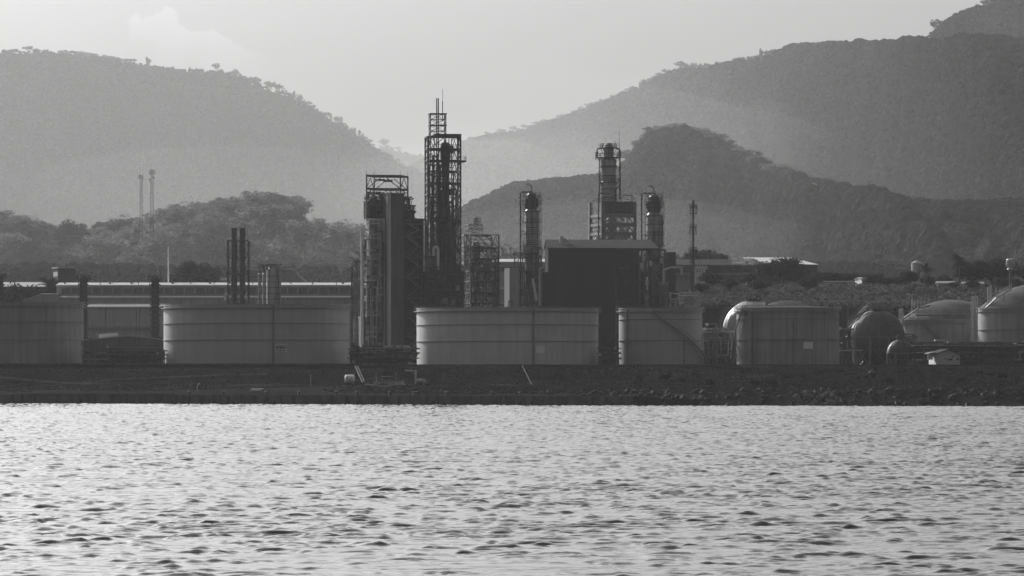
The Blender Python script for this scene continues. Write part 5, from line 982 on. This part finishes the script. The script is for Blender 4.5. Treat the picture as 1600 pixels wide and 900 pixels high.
# cylindrical water tank on the plateau
T = Th('water_tank', 'pale cylindrical water tank with a conical roof on the right plateau', 'water tank', 1432, 440, 1700); r = 8*T.s
b = MB(); b.lathe([(r,-3),(r,T.Z(411))], 32); T.part('shell', b, 'tank_pale'); b = MB(); b.lathe([(r+.2,T.Z(411)),(.01,T.Z(406))], 32); T.part('roof', b, 'roof_white'); b = MB(); b.bar((0,0,T.Z(406.5)),(0,0,T.Z(402.5)),.12); b.ladder(2*T.s,-r-.2,0,T.Z(411),.8); T.part('ladder', b, 'steel')
T = Th('elevated_water_tank', 'round water tank raised on a post at the right, beyond the massive dark tree', 'water tower', 1579, 446, 1560); r = 6.8*T.s
b = MB(); b.lathe([(1.2,T.Z(421)),(r*.6,T.Z(419)),(r,T.Z(415)),(r,T.Z(406)),(r*.8,T.Z(404.5)),(.01,T.Z(404))], 28); T.part('bowl', b, 'tank_pale'); b = MB(); b.bar((0,0,-3),(0,0,T.Z(420)),.45,10); T.part('leg', b, 'steel'); b = MB(); b.ringrail(r+.2,T.Z(416),14); b.ladder(.8,-.6,0,T.Z(416),.5); T.part('ladder', b, 'steel')
# power poles and their wire
for i, (px, pt, l) in enumerate(((1373,408,'power pole with a crossarm, leftmost of three left of the cylindrical water tank'),(1384,404,'tall thin power pole, middle of three left of the cylindrical water tank'),(1391.5,407,'power pole, nearest of three to the cylindrical water tank'))):
    pole('power_pole', l, px, pt, 446, 1640+i*8, .16, 'wood', arms=((-3,5,pt+1.5),(-2,4,pt+24)) if i != 1 else ((-2,2,pt+2),), group='power poles on the right plateau')
T = Th('power_line', 'sagging power wire from the poles to the cylindrical water tank', 'power line', 1400, 420, 1660); b = MB()
for q0, q1 in ((408,416),(410,418)):
    pts = [(T.X(1367+i*5.6), 0, T.Z(q0+(q1-q0)*min(1,i/6)+2.2*math.sin(i/10*math.pi)*(1 if i > 3 else .5))) for i in range(11)]; b.path(pts, .05, 4)
T.part('wire', b, 'steel_pale')
T = Th('field_wall', 'low pale boundary wall along the plateau edge above the domed tanks', 'wall', 1500, 449, 1590); b = MB()
for xa, xb in ((1396,1426),(1430,1438),(1441,1500),(1503,1600),(1600,1660)): b.box(T.X(xa),T.X(xb),0,.3,-3,T.Z(447.6-.8*(xa > 1480)))
T.part('wall_run', b, 'concrete', smooth=False); b = MB(); [b.box(T.X(x),T.X(x)+w_,-.1,-.02,T.Z(449.2),T.Z(447.9)) for x, w_ in ((1403,2.6),(1417,1.0),(1432,1.0))]; T.part('white_panel', b, 'white', smooth=False)
# fence on the lip of the embankment
T = Th('fence', 'long post fence along the lip of the dark embankment behind the sphere tanks', 'fence', 1200, 480, 1452)
for k in range(40):
    px = 1085+k*6.9; x = T.X(px); b = MB(); wx = T.o.location.x+x; zl = gat(wx, 1463)-T.o.location.z; b.bar((x,11,zl-.5),(x,11,zl+1.9),.09); T.part('fence_post', b, 'steel')
b = MB(); pts = [(T.X(1085+k*6.9), 11, gat(T.o.location.x+T.X(1085+k*6.9),1463)-T.o.location.z) for k in range(40)]
for dz in (.6,1.2,1.8): b.path([(x,y,z+dz) for x, y, z in pts], .05, 4)
T.part('fence_rail', b, 'steel')
T = Th('retaining_wall', 'long dark retaining wall behind the sphere tanks and the streaked tank', 'wall', 1200, 560, 1440); b = MB(); b.box(T.X(1062),T.X(1392),0,1,-3,T.Z(481)); T.part('wall_face', b, 'cladding_dark', smooth=False); b = MB(); b.box(T.X(1062),T.X(1392),-.2,1.2,T.Z(481)+.005,T.Z(480)); T.part('coping', b, 'steel', smooth=False)
for px, pt, l in ((1325,456,'thin lamp pole between the streaked tank and the larger dark sphere'),(1176,437,'thin pole rising behind the low domed roof of the streaked tank')): pole('lamp_pole', l, px, pt, 560, 1322 if px > 1200 else 1425, .14, 'steel')
# ------------------------------------------------------------------ process clutter between the tanks
def rack(x0, x1, pt, pb, Y, label, n, seed, pm='steel', fm='steel_dark', lev=3, dep=5, name='pipe_rack', runs=4):
    T = Th(name, label, 'pipe rack', (x0+x1)/2, pb, Y); zs = [T.Z(pb+(pt-pb)*k/lev) for k in range(lev+1)]
    nb = max(1, int((x1-x0)/14)); b = MB()
    for k in range(nb+1):
        x = T.X(x0+(x1-x0)*k/nb)
        for y in (0, dep): c = MB(); c.bar((x,y,-1.5),(x,y,zs[-1]),.17); T.part('post', c, fm)
        [b.bar((x,0,z),(x,dep,z),.14) for z in zs[1:]]
    [b.bar((T.X(x0),y,z),(T.X(x1),y,z),.13) for z in zs[1:] for y in (0,dep)]; T.part('beams', b, fm)
    b = MB(); rr = random.Random(seed)
    for z in zs[1:]:
        for k in range(runs): y = dep*(k+.5)/runs; r = rr.choice([.12,.18,.28]); b.bar((T.X(x0)-rr.uniform(0,1),y,z+r),(T.X(x1)+rr.uniform(0,1),y,z+r),r,8)
    T.part('pipes', b, pm); T.part('valves', clutter(T.X(x0), T.X(x1), -.5, dep, 0, zs[-1]+1.2, n, seed+1, .22), fm); T.part('highlight_pipes', clutter(T.X(x0), T.X(x1), -.8, dep, zs[-1]*.3, zs[-1]+.9, max(4, n//9), seed+5, .16), 'roof_white'); return T  # white pipes added among the others to paint bright highlights
rack(130, 255, 549, 568, 1275, 'low pipe rack in front of the dark gabled shed, between the leftmost and D-3010 tanks', 70, 70)
rack(548, 650, 546, 568, 1272, 'low pipe rack at the foot of the tall block, between the D-3010 and pale-rimmed tanks', 90, 71)
rack(937, 966, 545, 570, 1275, 'short dark pipe rack in the gap left of the tank with the diagonal stair', 30, 72)
rack(1100, 1148, 520, 572, 1300, 'bright cluttered pipe rack between the diagonal-stair tank and the streaked tank', 200, 73, 'steel_pale', 'steel', 4)
rack(1312, 1330, 516, 572, 1300, 'narrow pipe rack squeezed between the streaked tank and the larger dark sphere', 40, 74, 'steel', 'steel_dark', 4)
rack(1430, 1600, 541, 574, 1300, 'long two-level pipe rack with many posts, in front of the domed tanks at right', 300, 75, 'steel_pale', 'steel_dark', 3, 6)
rack(1600, 1680, 541, 574, 1300, 'continuation of the right-hand pipe rack beyond the picture edge', 20, 76, 'steel', 'steel_dark', 3, 6)
rack(1404, 1432, 528, 574, 1316, 'tall dark pipe rack just right of the small dark sphere tank', 90, 77, 'steel', 'steel_dark', 3, 5)
T = Th('pipe_stub', 'bent standing pipe with bright insulated ends above the rack by the diagonal-stair tank', 'pipe', 1117, 572, 1297); b = MB(); b.path([(T.X(1103),0,T.Z(507)),(T.X(1117),0,T.Z(506)),(T.X(1119.5),0,T.Z(509)),(T.X(1119.5),0,-1)], .3, 8); T.part('pipe_run', b, 'steel'); b = MB(); b.bar((T.X(1102.5),-.3,T.Z(507.2)),(T.X(1107),-.3,T.Z(507.2)),.42,8); b.bar((T.X(1098),-.3,T.Z(514.5)),(T.X(1104),-.3,T.Z(514.2)),.42,8); T.part('insulated_end', b, 'white')
T = Th('loading_platform', 'pale railed platform roof beside the leftmost tank, in front of the dark gabled shed', 'platform', 140, 568, 1268); b = MB(); b.prism([(T.X(128),T.Z(532.5)),(T.X(148),T.Z(530.5)),(T.X(148),T.Z(529.3)),(T.X(128),T.Z(531.3))], -1, 4); T.part('roof', b, 'roof_white', smooth=False); b = MB(); b.rails([(T.X(128),-1,T.Z(541)),(T.X(153),-1,T.Z(541))],1.1,.06); T.part('railing', b, 'steel')
for x in (129,138,147):
    for y in (-.8,3.8): b = MB(); b.bar((T.X(x),y,-1),(T.X(x),y,T.Z(531)),.12); T.part('post', b, 'steel'); b = MB(); b.box(T.X(128),T.X(153),-1,4,T.Z(541.5),T.Z(540.5)); T.part('deck', b, 'roof_white', smooth=False)
T = Th('pipe_shelter', 'narrow pale-roofed open shelter on thin posts between the streaked tank and the dark sphere', 'shelter', 1329, 573, 1262); b = MB(); b.box(T.X(1311.5),T.X(1347.5),-1.5,2.5,T.Z(548.5),T.Z(546.5)); T.part('roof', b, 'roof_white', smooth=False)
for x in (1316,1327,1337,1346): b = MB(); b.bar((T.X(x),0,-1.5),(T.X(x),0,T.Z(548.5)),.12); T.part('post', b, 'steel')
T = Th('gabled_hut', 'light gabled hut with small dark windows in front of the domed tanks', 'hut', 1480, 573, 1268, rot=R_(8)); gabled(T, 1463, 1500, 0, 9, 553.5, 545, 578, 'cladding_pale', 'roof_dark', 'y', .7)
for xa, xb, q0, q1 in ((1481,1488,560.5,562.8),(1495,1498,560,562.8),(1487.5,1489.5,556.5,558.5),(1476,1477.5,560,562)): b = MB(); b.box(T.X(xa),T.X(xb),-.12,-.04,T.Z(q1),T.Z(q0)); T.part('window', b, 'window', smooth=False)
b = MB(); b.prism([(T.X(1452),T.Z(553)),(T.X(1462.8),T.Z(551)),(T.X(1462.8),T.Z(549.5)),(T.X(1452),T.Z(551.5))], .5, 6); T.part('side_awning', b, 'roof_grey', smooth=False); b = MB(); b.box(T.X(1453),T.X(1461),3,3.2,T.Z(562),T.Z(555)); T.part('white_panel', b, 'white', smooth=False)
T = Th('canopy', 'long thin pale canopy roof over the pipe rack, right of the gabled hut', 'canopy', 1530, 573, 1306); b = MB(); b.box(T.X(1480),T.X(1570),-1,5,T.Z(537.2),T.Z(535)); T.part('roof', b, 'roof_grey', smooth=False)
for x in (1484,1512,1540,1566): b = MB(); b.bar((T.X(x),2,-1.5),(T.X(x),2,T.Z(537)),.14); T.part('post', b, 'steel_dark')
T = Th('canopy', 'short bright canopy slab just left of the long canopy, above the gabled hut', 'canopy', 1470, 573, 1310); b = MB(); b.box(T.X(1461),T.X(1479),-1,3,T.Z(532.6),T.Z(530.6)); T.part('roof', b, 'roof_white', smooth=False)
for x in (1463,1477): b = MB(); b.bar((T.X(x),1,-1.5),(T.X(x),1,T.Z(532)),.14); T.part('post', b, 'steel_dark')
T = Th('gate_frame', 'small metal gate frame at the foot of the small dark sphere tank', 'gate', 1425, 574, 1262); b = MB(); b.path([(T.X(1421),0,-1),(T.X(1421),0,T.Z(565)),(T.X(1435),0,T.Z(565)),(T.X(1435),0,-1)], .14); T.part('hoop', b, 'steel'); b = MB(); [b.bar((T.X(1421),0,T.Z(q)),(T.X(1435),0,T.Z(q)),.06) for q in (568,571)]; T.part('bars', b, 'steel')
# ------------------------------------------------------------------ walls and shore
def wallrun(name, label, xs, Y, zt, zb, th, m, cat='wall', cap=None):
    T = Th(name, label, cat, (xs[0]+xs[-1])/2, 575, Y, z=0); b = MB(); b.box(T.X(xs[0]), T.X(xs[-1]), 0, th, zb, zt); T.part('wall_face', b, m, smooth=False)
    if cap: b = MB(); b.box(T.X(xs[0])-.05, T.X(xs[-1])+.05, -.15, th+.15, zt+.004, zt+.3); T.part('coping', b, cap, smooth=False)
    return T
wallrun('bund_wall', 'low concrete containment wall running along the foot of the leftmost and D-3010 tanks', (-300,560), 1239.5, 9.5, 8, .5, 'bund', cap='concrete')
wallrun('bund_wall', 'low concrete containment wall running along the foot of the pale-rimmed and right-hand tanks', (561,1800), 1240.3, 9.25, 8, .5, 'bund', cap='concrete')
# quay
b = MB(); T = Th('quay_wall', 'weathered concrete quay face along the water below the tanks', 'quay wall', 600, 631, 1150, z=0); xw = T.o.location.x
pts = [(((px-800)/F*1140), ) for px in range(-400, 985, 20)]
n = len(pts); v = []; f = []
for (x,) in pts: ys = float(shoreY(x)); v += [(x-xw, ys-T.Y, -3), (x-xw, ys-T.Y, 2.15), (x-xw, ys-T.Y+.9, 2.15), (x-xw, ys-T.Y+.9, 1.2)]
for i in range(n-1): [f.append((4*i+j, 4*i+4+j, 4*i+5+j, 4*i+1+j)) for j in range(3)]
b.add(v, f); T.part('quay_face', b, 'concrete', smooth=False)
for k in range(34):
    px = 270+k*21; x = (px-800)/F*1140; ys = float(shoreY(x)); b = MB(); b.box(x-xw-.35, x-xw+.35, ys-T.Y-.35, ys-T.Y-.01, -.5, 1.9); T.part('fender', b, 'steel_dark', smooth=False)
b = MB()
for k in range(30): px = 20+k*8.5; x = (px-800)/F*1140; ys = float(shoreY(x)); b.box(x-xw-1.0, x-xw+.2, ys-T.Y-.02-.3*(k%2), ys-T.Y+.4, 2.2, 2.45)
T.part('kerb_blocks', b, 'concrete', smooth=False)
for k in range(12):
    px = (290,345,415,468,527,560,612,650,655,700,770,812)[k]; x = (px-800)/F*1140; ys = float(shoreY(x)); T = Th('bollard', 'small dark mooring bollard in the row on the edge of the quay', 'bollard', px, 617, ys+.8, 'mooring bollards on the quay', z=2.15); T.o.location.x = x
    b = MB(); b.lathe([(.28,-.2),(.22,.5),(.4,.7),(.3,.95),(.01,1.0)], 12); T.part('post', b, 'steel_dark')
# stairs at far left
# rocks of the shore on the right
def rocks(n, x0, x1, d0, d1, s0, s1, seed, label, group, rm='rock'):
    rg = random.Random(seed); protos_ = []
    for k in range(6):
        m = MB(); m.sphere((0,0,0), 1, 9, 6); r3 = np.random.default_rng(seed*10+k); m.v = [(x*(1+.25*r3.normal()), y*(1+.25*r3.normal()), z*(.7+.2*r3.normal())) for x, y, z in m.v]; protos_.append(m)
    meshes = []
    for i in range(n):
        x = rg.uniform(x0, x1); y = float(shoreY(x))+rg.uniform(d0, d1); s = rg.uniform(s0, s1)
        if i < 6: o = protos_[i].build('boulder', rm, smooth=False); meshes.append(o.data)
        else: o = bpy.data.objects.new('boulder', meshes[i % 6]); C.objects.link(o)
        o.location = (x, y, max(gat(x,y), -.1)+s*.2); o.rotation_euler = (rg.uniform(0,6), rg.uniform(0,6), rg.uniform(0,6)); o.scale = (s, s, s); tag(o, label, 'boulder', group)
rocks(240, 8, 122, -1.2, 14, .2, .95, 3, 'rough boulder on the waterline of the dark right-hand bank', 'boulders along the right-hand shore')
rocks(70, 62, 72, 0, 10, .3, .8, 4, 'pale boulder in the lighter heap on the shore below the streaked tank', 'pale boulder heap', 'rock_pale')
# shore things
SH = lambda px: (px-800)/F
def shore(name, label, cat, px, py, Y, group=None): x = (px-800)/F*Y; T = Th(name, label, cat, px, py, Y, group, z=gat(x, Y)); return T
for px, pt, Y, l in ((485.5,584,1185,'thin pale light pole standing alone on the quay left of the white cylinder tank'),(588,584,1180,'thin pole on the quay between the slanting ramp and the workboats'),(619,583,1181,'thin pole on the quay just right of the workboats'),(691.5,584,1182,'dark pole on the quay, left of the paired posts'),(694,586,1183,'dark post close beside the pole on the quay, taller of the pair'),(708.5,600,1180,'short pale post on the quay, right of the dark poles')):
    x = SH(px)*Y; z0 = gat(x, Y); hh = H+(HOR-pt)/F*Y-z0; T = Th('light_pole', l, 'pole', px, 612, Y, 'poles on the quay', z=z0); b = MB(); b.bar((0,0,-.5),(0,0,hh),.14,6,.09); T.part('shaft', b, 'steel_pale' if px < 600 or px > 700 else 'steel'); b = MB(); b.box(-.25,.25,-.15,.15,hh,hh+.25); T.part('lamp_head', b, 'steel')
T = shore('cylinder_tank', 'small white horizontal cylinder tank on the terrace left of the slanting ramp', 'tank', 546.5, 613, 1190)
b = MB(); r = .98; zc = 1.25
vs = []
for i, (xx, rr) in enumerate(((-1.25,.01),(-1.2,.7),(-1.0,.98),(1.0,.98),(1.2,.7),(1.25,.01))):
    for k in range(20): a = k/20*6.2832; vs.append((xx, rr*math.sin(a), zc+rr*math.cos(a)))
b.add(vs, [(i*20+k, i*20+(k+1)%20, (i+1)*20+(k+1)%20, (i+1)*20+k) for i in range(5) for k in range(20)]); T.part('barrel', b, 'white')
b = MB(); [b.box(x-.15,x+.15,-.7,.7,-.4,.6) for x in (-.8,.8)]; T.part('saddle', b, 'steel')
b = MB(); [b.bar((x,-1.0,zc+dz),(x,-1.06,zc+dz),.13,8) for x, dz in ((-.5,.2),(.4,.2),(0,-.3))]; T.part('fittings', b, 'steel_dark')
T = shore('boarding_ramp', 'pale slanting ramp ladder leaning up the bank right of the white cylinder tank', 'ramp', 562, 612, 1188)
b = MB(); p, q = Vector((T.X(568),0,-.3)), Vector((T.X(553),4,T.Z(612-27)-T.Z(612)))
q = Vector((T.X(553.5), 6, 4.3)); [b.bar(p+Vector((dx,0,0)), q+Vector((dx,0,0)), .14) for dx in (0,.6)]; [b.bar(p.lerp(q,t/10), p.lerp(q,t/10)+Vector((.6,0,0)), .06) for t in range(11)]; T.part('ramp', b, 'steel_pale'); b = MB(); b.box(T.X(566),T.X(576),-.4,.6,-.3,.35); T.part('base', b, 'steel', smooth=False)
def boat(label, px, py, Y, L_, hgt, wheel=True, m='steel_pale'):
    T = shore('workboat', label, 'boat', px, py, Y, 'workboats drawn up on the quay'); st = [(-.5,.42,.9),(-.45,.5,.85),(-.1,.5,.8),(.2,.46,.85),(.38,.3,1.0),(.5,.03,1.25)]; vs = []
    for t, w_, sh_ in st: vs += [(t*L_, -w_*hgt*1.4, sh_*hgt), (t*L_, -w_*hgt*.8, .15*hgt), (t*L_, 0, 0), (t*L_, w_*hgt*.8, .15*hgt), (t*L_, w_*hgt*1.4, sh_*hgt)]
    b = MB(); b.add(vs, [(5*i+j, 5*i+5+j, 5*i+6+j, 5*i+1+j) for i in range(5) for j in range(4)]+[(0,1,2,3,4)]); b.add([(t*L_, sg*w_*hgt*1.3, sh_*hgt*.8) for t, w_, sh_ in st for sg in (-1,1)], [(2*i, 2*i+2, 2*i+3, 2*i+1) for i in range(5)]); T.part('hull', b, m)
    if wheel: b = MB(); b.box(-L_*.2,L_*.08,-hgt*.4,hgt*.4,hgt*.7,hgt*1.9); co = T.part('cabin', b, 'steel'); c = MB(); c.box(-L_*.17,L_*.05,-hgt*.43,-hgt*.405,hgt*1.3,hgt*1.7); c.build('window', 'window', co, smooth=False); b = MB(); b.box(-L_*.24,L_*.12,-hgt*.5,hgt*.5,hgt*1.9,hgt*2.02); T.part('cabin_roof', b, 'steel_pale', smooth=False)
    return T
boat('low workboat with a small cabin drawn up on the quay between two thin poles', 607, 613, 1176, 7.5, 1.0)
boat('dark open boat lying behind the cabin workboat on the quay', 600, 608, 1190, 6.5, .9, False, 'steel')
T = shore('boom_coil', 'long pale curved pipe lying on the quay in front of the workboats', 'pipe', 610, 616, 1168); b = MB(); b.path([(T.X(570+i*8),0,.3+.25*math.cos(i*.9)) for i in range(9)], .2, 8); T.part('pipe_run', b, 'steel_pale')
T = shore('jib_crane', 'pale jib crane shaped like an upside-down L on the quay', 'crane', 649.5, 614, 1180); b = MB(); b.bar((0,0,-.5),(0,0,3.2),.28,8); T.part('post', b, 'steel_pale'); b = MB(); b.box(-2.6,.3,-.2,.2,3.0,3.35); b.bar((-1.2,0,3.0),(0,0,2.2),.1); T.part('jib', b, 'steel_pale')
T = shore('pump_unit', 'small pale pump unit on the quay right of the jib crane', 'machine', 658, 613, 1180); b = MB(); b.box(-1.2,1.2,-.6,.6,0,.35); T.part('skid', b, 'steel', smooth=False); b = MB(); b.bar((-1.1,0,.8),(.3,0,.8),.42,12); b.box(.35,1.15,-.4,.4,.36,1.2); T.part('motor', b, 'steel_pale')
T = shore('storage_container', 'dark box container on the quay left of the dark poles', 'container', 681, 612, 1186); b = MB(); b.box(-1.3,1.3,-1.2,1.2,-.2,2.3); T.part('body', b, 'cladding_dark', smooth=False); b = MB(); [b.box(-1.2+i*.4,-1.1+i*.4,-1.28,-1.21,0,2.2) for i in range(7)]; T.part('ribs', b, 'steel', smooth=False)
T = shore('hose_rack', 'row of short dark upright hose posts on the quay right of the dark poles', 'rack', 702, 612, 1184); b = MB(); [b.bar((-1+i*.5,0,-.3),(-1+i*.5,0,1.9),.1) for i in range(5)]; T.part('uprights', b, 'steel'); b = MB(); b.bar((-1,0,1.6),(1,0,1.6),.08); b.bar((-1,0,.6),(1,0,.6),.08); T.part('rails', b, 'steel')
T = shore('mooring_box', 'pale box with a slanting pole and upright post, on the quay below the pale-rimmed tank', 'box', 832, 614, 1140); b = MB(); b.box(T.X(825),T.X(840),-.8,.8,-.3,.75); T.part('body', b, 'concrete', smooth=False); b = MB(); b.bar((T.X(831),0,.7),(T.X(816),5,T.Z(579)-T.Z(614)),.1); T.part('slanting_pole', b, 'steel_pale'); b = MB(); b.bar((T.X(831.5),0,.7),(T.X(831.5),0,3.1),.1); b.box(T.X(836),T.X(839),-.3,.3,.75,1.9); T.part('upright_post', b, 'steel')
T = shore('gazebo', 'little mushroom-shaped shelter with a pale pointed roof on the dark right-hand bank', 'shelter', 1363, 601, 1150); b = MB(); b.lathe([(7.2*T.s,1.5),(6.6*T.s,1.62),(.2,2.5),(.01,2.7)], 16); T.part('roof', b, 'concrete'); b = MB(); b.lathe([(.75,-.6),(.75,1.5)], 12); T.part('body', b, 'cladding_dark')
T = shore('pipe_pile', 'short pile of pale pipes on the quay below the D-3010 number plate', 'pipe', 399, 618, 1163); b = MB(); [b.bar((T.X(391)+k*.3,-.5+.3*k,.25+.3*(k%2)),(T.X(407)+.2*k,-.5+.3*k,.25+.3*(k%2)),.2,8) for k in range(4)]; T.part('pipes', b, 'white')
T = shore('pipe_pile', 'low heap of dark pipe lengths right of the pale pile on the quay', 'pipe', 414, 619, 1163); b = MB(); [b.bar((T.X(408)+k*.3,-.4+.3*k,.18),(T.X(420)+.2*k,-.4+.3*k,.18),.15,8) for k in range(4)]; T.part('pipes', b, 'steel')
T = shore('davit', 'small curved pale davit on the quay below the left side of the D-3010 tank', 'davit', 309, 615, 1170); b = MB(); b.path([(0,0,0),(-.2,0,1.0),(0,0,1.6),(.5,0,1.9)], .1, 6); T.part('arm', b, 'steel_pale')
T = shore('upright_pipe', 'short row of upright pipe posts on the terrace, below the dark gabled shed', 'pipe', 268, 606, 1180); b = MB(); [b.bar((i*.7,0,-.3),(i*.7,0,2.8-.6*i),.09) for i in range(3)]; T.part('uprights', b, 'steel')
# mist lying in the valleys: soft lens-shaped banks of thin air-light, and wisps of smoke
def bank(name, px, py, Y, rx, ry, rz, dens, label, tilt=0):
    m = bpy.data.materials.new(name); m.use_nodes = True; n = m.node_tree.nodes; l = m.node_tree.links; n.clear(); o_ = n.new('ShaderNodeOutputMaterial'); pv = n.new('ShaderNodeVolumePrincipled')
    pv.inputs['Color'].default_value = (.97,.97,.97,1); pv.inputs['Density'].default_value = dens; pv.inputs['Anisotropy'].default_value = .3; l.new(pv.outputs[0], o_.inputs['Volume'])
    nr_, na_ = 22, 64; vs = []; sx_ = px*.013
    for sg in (-1, 1):
        for i in range(nr_+1):
            for k in range(na_):
                a = 2*math.pi*k/na_; q = i/nr_; rim = 1+.30*float(fbm(np.array(2+1.3*math.cos(a)+sx_), np.array(2+1.3*math.sin(a)), 3, 5)); th_ = (1-q*q)**3*(1+.7*float(fbm(np.array(5+2.2*q*math.cos(a)+sx_), np.array(3+2.2*q*math.sin(a)), 3, 8)))
                vs.append((q*math.cos(a)*rim, sg*max(th_, 0), q*math.sin(a)*rim))
    h_ = (nr_+1)*na_; fs = [((i*na_+k), (i*na_+(k+1)%na_), ((i+1)*na_+(k+1)%na_), ((i+1)*na_+k)) for i in range(nr_) for k in range(na_)]
    fs = [f[::-1] for f in fs]+[tuple(h_+j for j in f) for f in fs]
    b = MB(); b.add(vs, fs); o = b.build(name, m, loc=P(px, py, Y)); o.scale = (rx*Y/F, ry, rz*Y/F); o.rotation_euler = (0, tilt, 0); tag(o, label, 'mist' if name == 'mist' else 'smoke', kind='stuff')
bank('mist', 770, 310, 10500, 400, 2000, 150, .36e-4, 'pale mist pooled in the central valley between the hills')
bank('mist', 1090, 262, 8400, 640, 1500, 190, .24e-4, 'slanting streak of mist across the foot of the right hill', R_(14))
bank('mist', 380, 320, 9500, 520, 1700, 130, .14e-4, 'thin mist on the lower slope of the left hill')
bank('mist', 960, 372, 4000, 420, 900, 70, .45e-4, 'low thin mist at the foot of the wooded spur behind the plant')
bank('smoke', 408, 352, 4600, 14, 60, 20, 1.1e-3, 'small pale puff of smoke rising from the wood behind the twin chimney', R_(20))
bank('smoke', 437, 358, 4600, 26, 60, 13, 1.0e-3, 'second lower puff of smoke drifting right over the wood', R_(-25))
bank('smoke', 1535, 388, 2100, 10, 25, 32, 9e-4, 'faint smoke wisp rising behind the tall palm at right', R_(25))
# air: one even haze round everything
hm = bpy.data.materials.new('haze'); hm.use_nodes = True; n = hm.node_tree.nodes; l = hm.node_tree.links; n.clear(); o_ = n.new('ShaderNodeOutputMaterial'); pv = n.new('ShaderNodeVolumePrincipled')
pv.inputs['Color'].default_value = (.97,.97,.97,1); pv.inputs['Density'].default_value = HAZE_D; pv.inputs['Anisotropy'].default_value = HAZE_G; l.new(pv.outputs[0], o_.inputs['Volume']); M['haze'] = hm
b = MB(); b.box(-21000, 21000, -2100, 31000, -7.2, 1080); ho = b.build('haze', 'haze', smooth=False); tag(ho, 'thin even haze over the bay, plant and hills', 'haze', kind='stuff')
